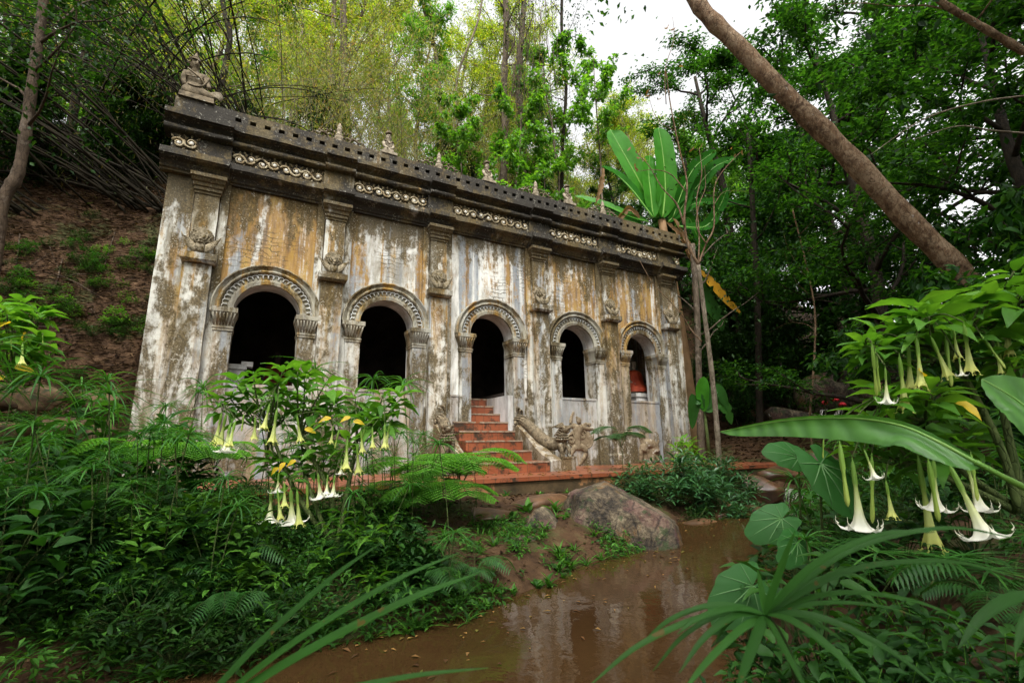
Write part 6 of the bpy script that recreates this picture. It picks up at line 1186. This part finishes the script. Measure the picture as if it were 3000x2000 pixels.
for x, y, v, s_, lb in ((5.0, -2.95, 3, 1.2, 'tiny seedling in the dirt at the foot of the terrace, left'), (5.6, -2.85, 1, .6, 'tiny grass tuft at the foot of the terrace above the flat rock'), (6.4, -2.9, 4, .9, 'tiny seedling in the dirt right of the flat rock'), (4.4, -3.0, 4, 1.1, 'seedling at the foot of the terrace beside the sedges'), (4.55, -4.05, 4, 1.6, 'creeping leafy plant in the gap behind the large boulder'), (4.2, -3.95, 4, 1.7, 'creeping leafy plant on the flat rock'), (3.9, -4.1, 3, 1.6, 'leafy creeper left of the smaller boulder')):
    place2('seedling', TF, v, x, y, x*5, s_, lb, 'plant', None)
rg = np.random.default_rng(15)
for k in range(90):
    x = rg.uniform(-5.5, -.9); y = rg.uniform(.0, 1.8)+(1.6*rg.random() if k % 3 else rg.random()*6); place2('seedling', RS, [4, 6, 2][k % 3], x, y, rg.uniform(0, 6), rg.uniform(.3, .75), ('trailing seedling low on' if y < 2 else 'green seedling halfway up' if y < 4 else 'small dark seedling high on')+' the litter slope', 'plant', 'seedlings on the litter slope')
for k in range(64):
    u, v = rg.uniform(10, 385), rg.uniform(560, 800); d_ = ray(u, v)
    for t in np.arange(7, 22, .1):
        p = CAM+d_*t
        if H(p[0], p[1]) > p[2]: break
    if p[0] > -.75 or t > 21: continue
    q = rg.uniform(.35, .65); e = place2('creeping_plant', RS, [4, 2, 6, 4][k % 4], p[0], p[1], k, q, ('large' if q > .5 else 'small')+' creeping plant on the litter slope behind the hall corner', 'plant', 'creeping plants on the litter slope'); e.children[1].data = RSL[[4, 2, 6, 4][k % 4]] if k % 3 == 0 else e.children[1].data
n = 2600; x = rg.uniform(-4, 7.5, n); y = ip(x, YLp)+rg.uniform(.05, 3.4, n); y = np.minimum(y, -2.7); zz = H(x, y)+.008; V, F = leaves(T_Q, np.stack([x, y, zz], 1), rg.normal(0, 1, (n, 3))*(1, 1, .15), rg.normal(0, .3, (n, 3))+(0, 0, 1), rg.uniform(.03, .11, n), rg.uniform(.012, .04, n)); o = link('fallen_leaves', arrmesh('fallen_leaves', V, F, m_lLit)); tag(o, 'scattered brown fallen leaves on the muddy left bank', 'leaf litter', kind='stuff')
n = 9000; x = rg.uniform(11.9, 24, n); y = rg.uniform(-3, 6, n); zz = H(x, y)+.015; V, F = leaves(T_Q, np.stack([x, y, zz], 1), rg.normal(0, 1, (n, 3))*(1, 1, .2), rg.normal(0, .3, (n, 3))+(0, 0, 1), rg.uniform(.08, .2, n), rg.uniform(.03, .06, n)); o = link('leaf_litter', arrmesh('leaf_litter', V, F, m_lLit)); tag(o, 'dry fallen leaves on the dark forest floor right of the hall', 'leaf litter', kind='stuff')
m = MB()
for k in range(420):
    x = rg.uniform(3.0, 8); y = rg.uniform(-4.3, -2.75); r = rg.uniform(.006, .022); m.ball((x, y, float(H(x, y))+r*.4), (r, r*.8, r*.6), 5, 4)
o = m.build('pebbles', m_sand); tag(o, 'small pebbles in the dirt at the foot of the terrace', 'pebbles', kind='stuff')

n = 260; x = rg.uniform(2.5, 11, n); y = -rg.random(n)**.6*2.6; V, F = leaves(T_Q, np.stack([x, y, x*0+.012], 1), rg.normal(0, 1, (n, 3))*(1, 1, .1), rg.normal(0, .2, (n, 3))+(0, 0, 1), rg.uniform(.05, .14, n), rg.uniform(.015, .05, n)); o = link('fallen_leaves', arrmesh('fallen_leaves', V, F, m_lLi2)); tag(o, 'dry leaves blown onto the red tiled terrace', 'leaf litter', kind='stuff')
n = 170; x = rg.uniform(.5, 8, n); w_ = rg.random(n)**1.8; y = ip(x, YLp)*(1-w_*.5)+ip(x, YRp)*w_*.5-.04; V, F = leaves(T_Q, np.stack([x, y, x*0-.692], 1), rg.normal(0, 1, (n, 3))*(1, 1, .02), rg.normal(0, .05, (n, 3))+(0, 0, 1), rg.uniform(.02, .08, n), rg.uniform(.008, .03, n)); o = link('floating_leaves', arrmesh('floating_leaves', V, F, m_lLi2)); tag(o, 'small leaves and scraps floating on the brown stream', 'leaf litter', kind='stuff')
# labels that would read the same are told apart by their place along the view
from collections import defaultdict
bpy.context.view_layer.update(); dd_ = defaultdict(list)
for o in COL.objects:
    if o.parent is None and 'label' in o: dd_[o['label']].append(o)
ORD = 'first second third fourth fifth sixth seventh eighth ninth tenth eleventh twelfth thirteenth fourteenth fifteenth sixteenth seventeenth eighteenth nineteenth twentieth'.split()
ORD += [tn+'-'+q for tn in ('twenty', 'thirty', 'forty', 'fifty') for q in ORD[:9]]
for lb, os_ in dd_.items():
    if 1 < len(os_) <= 56:
        os_.sort(key=lambda o: pxy(tuple(o.location))[0])
        for k, o in enumerate(os_): o['label'] = (lb+', '+ORD[k]+' from left').replace('mid-sized', 'middling') if len(lb.replace('-', ' ').split()) < 13 else lb
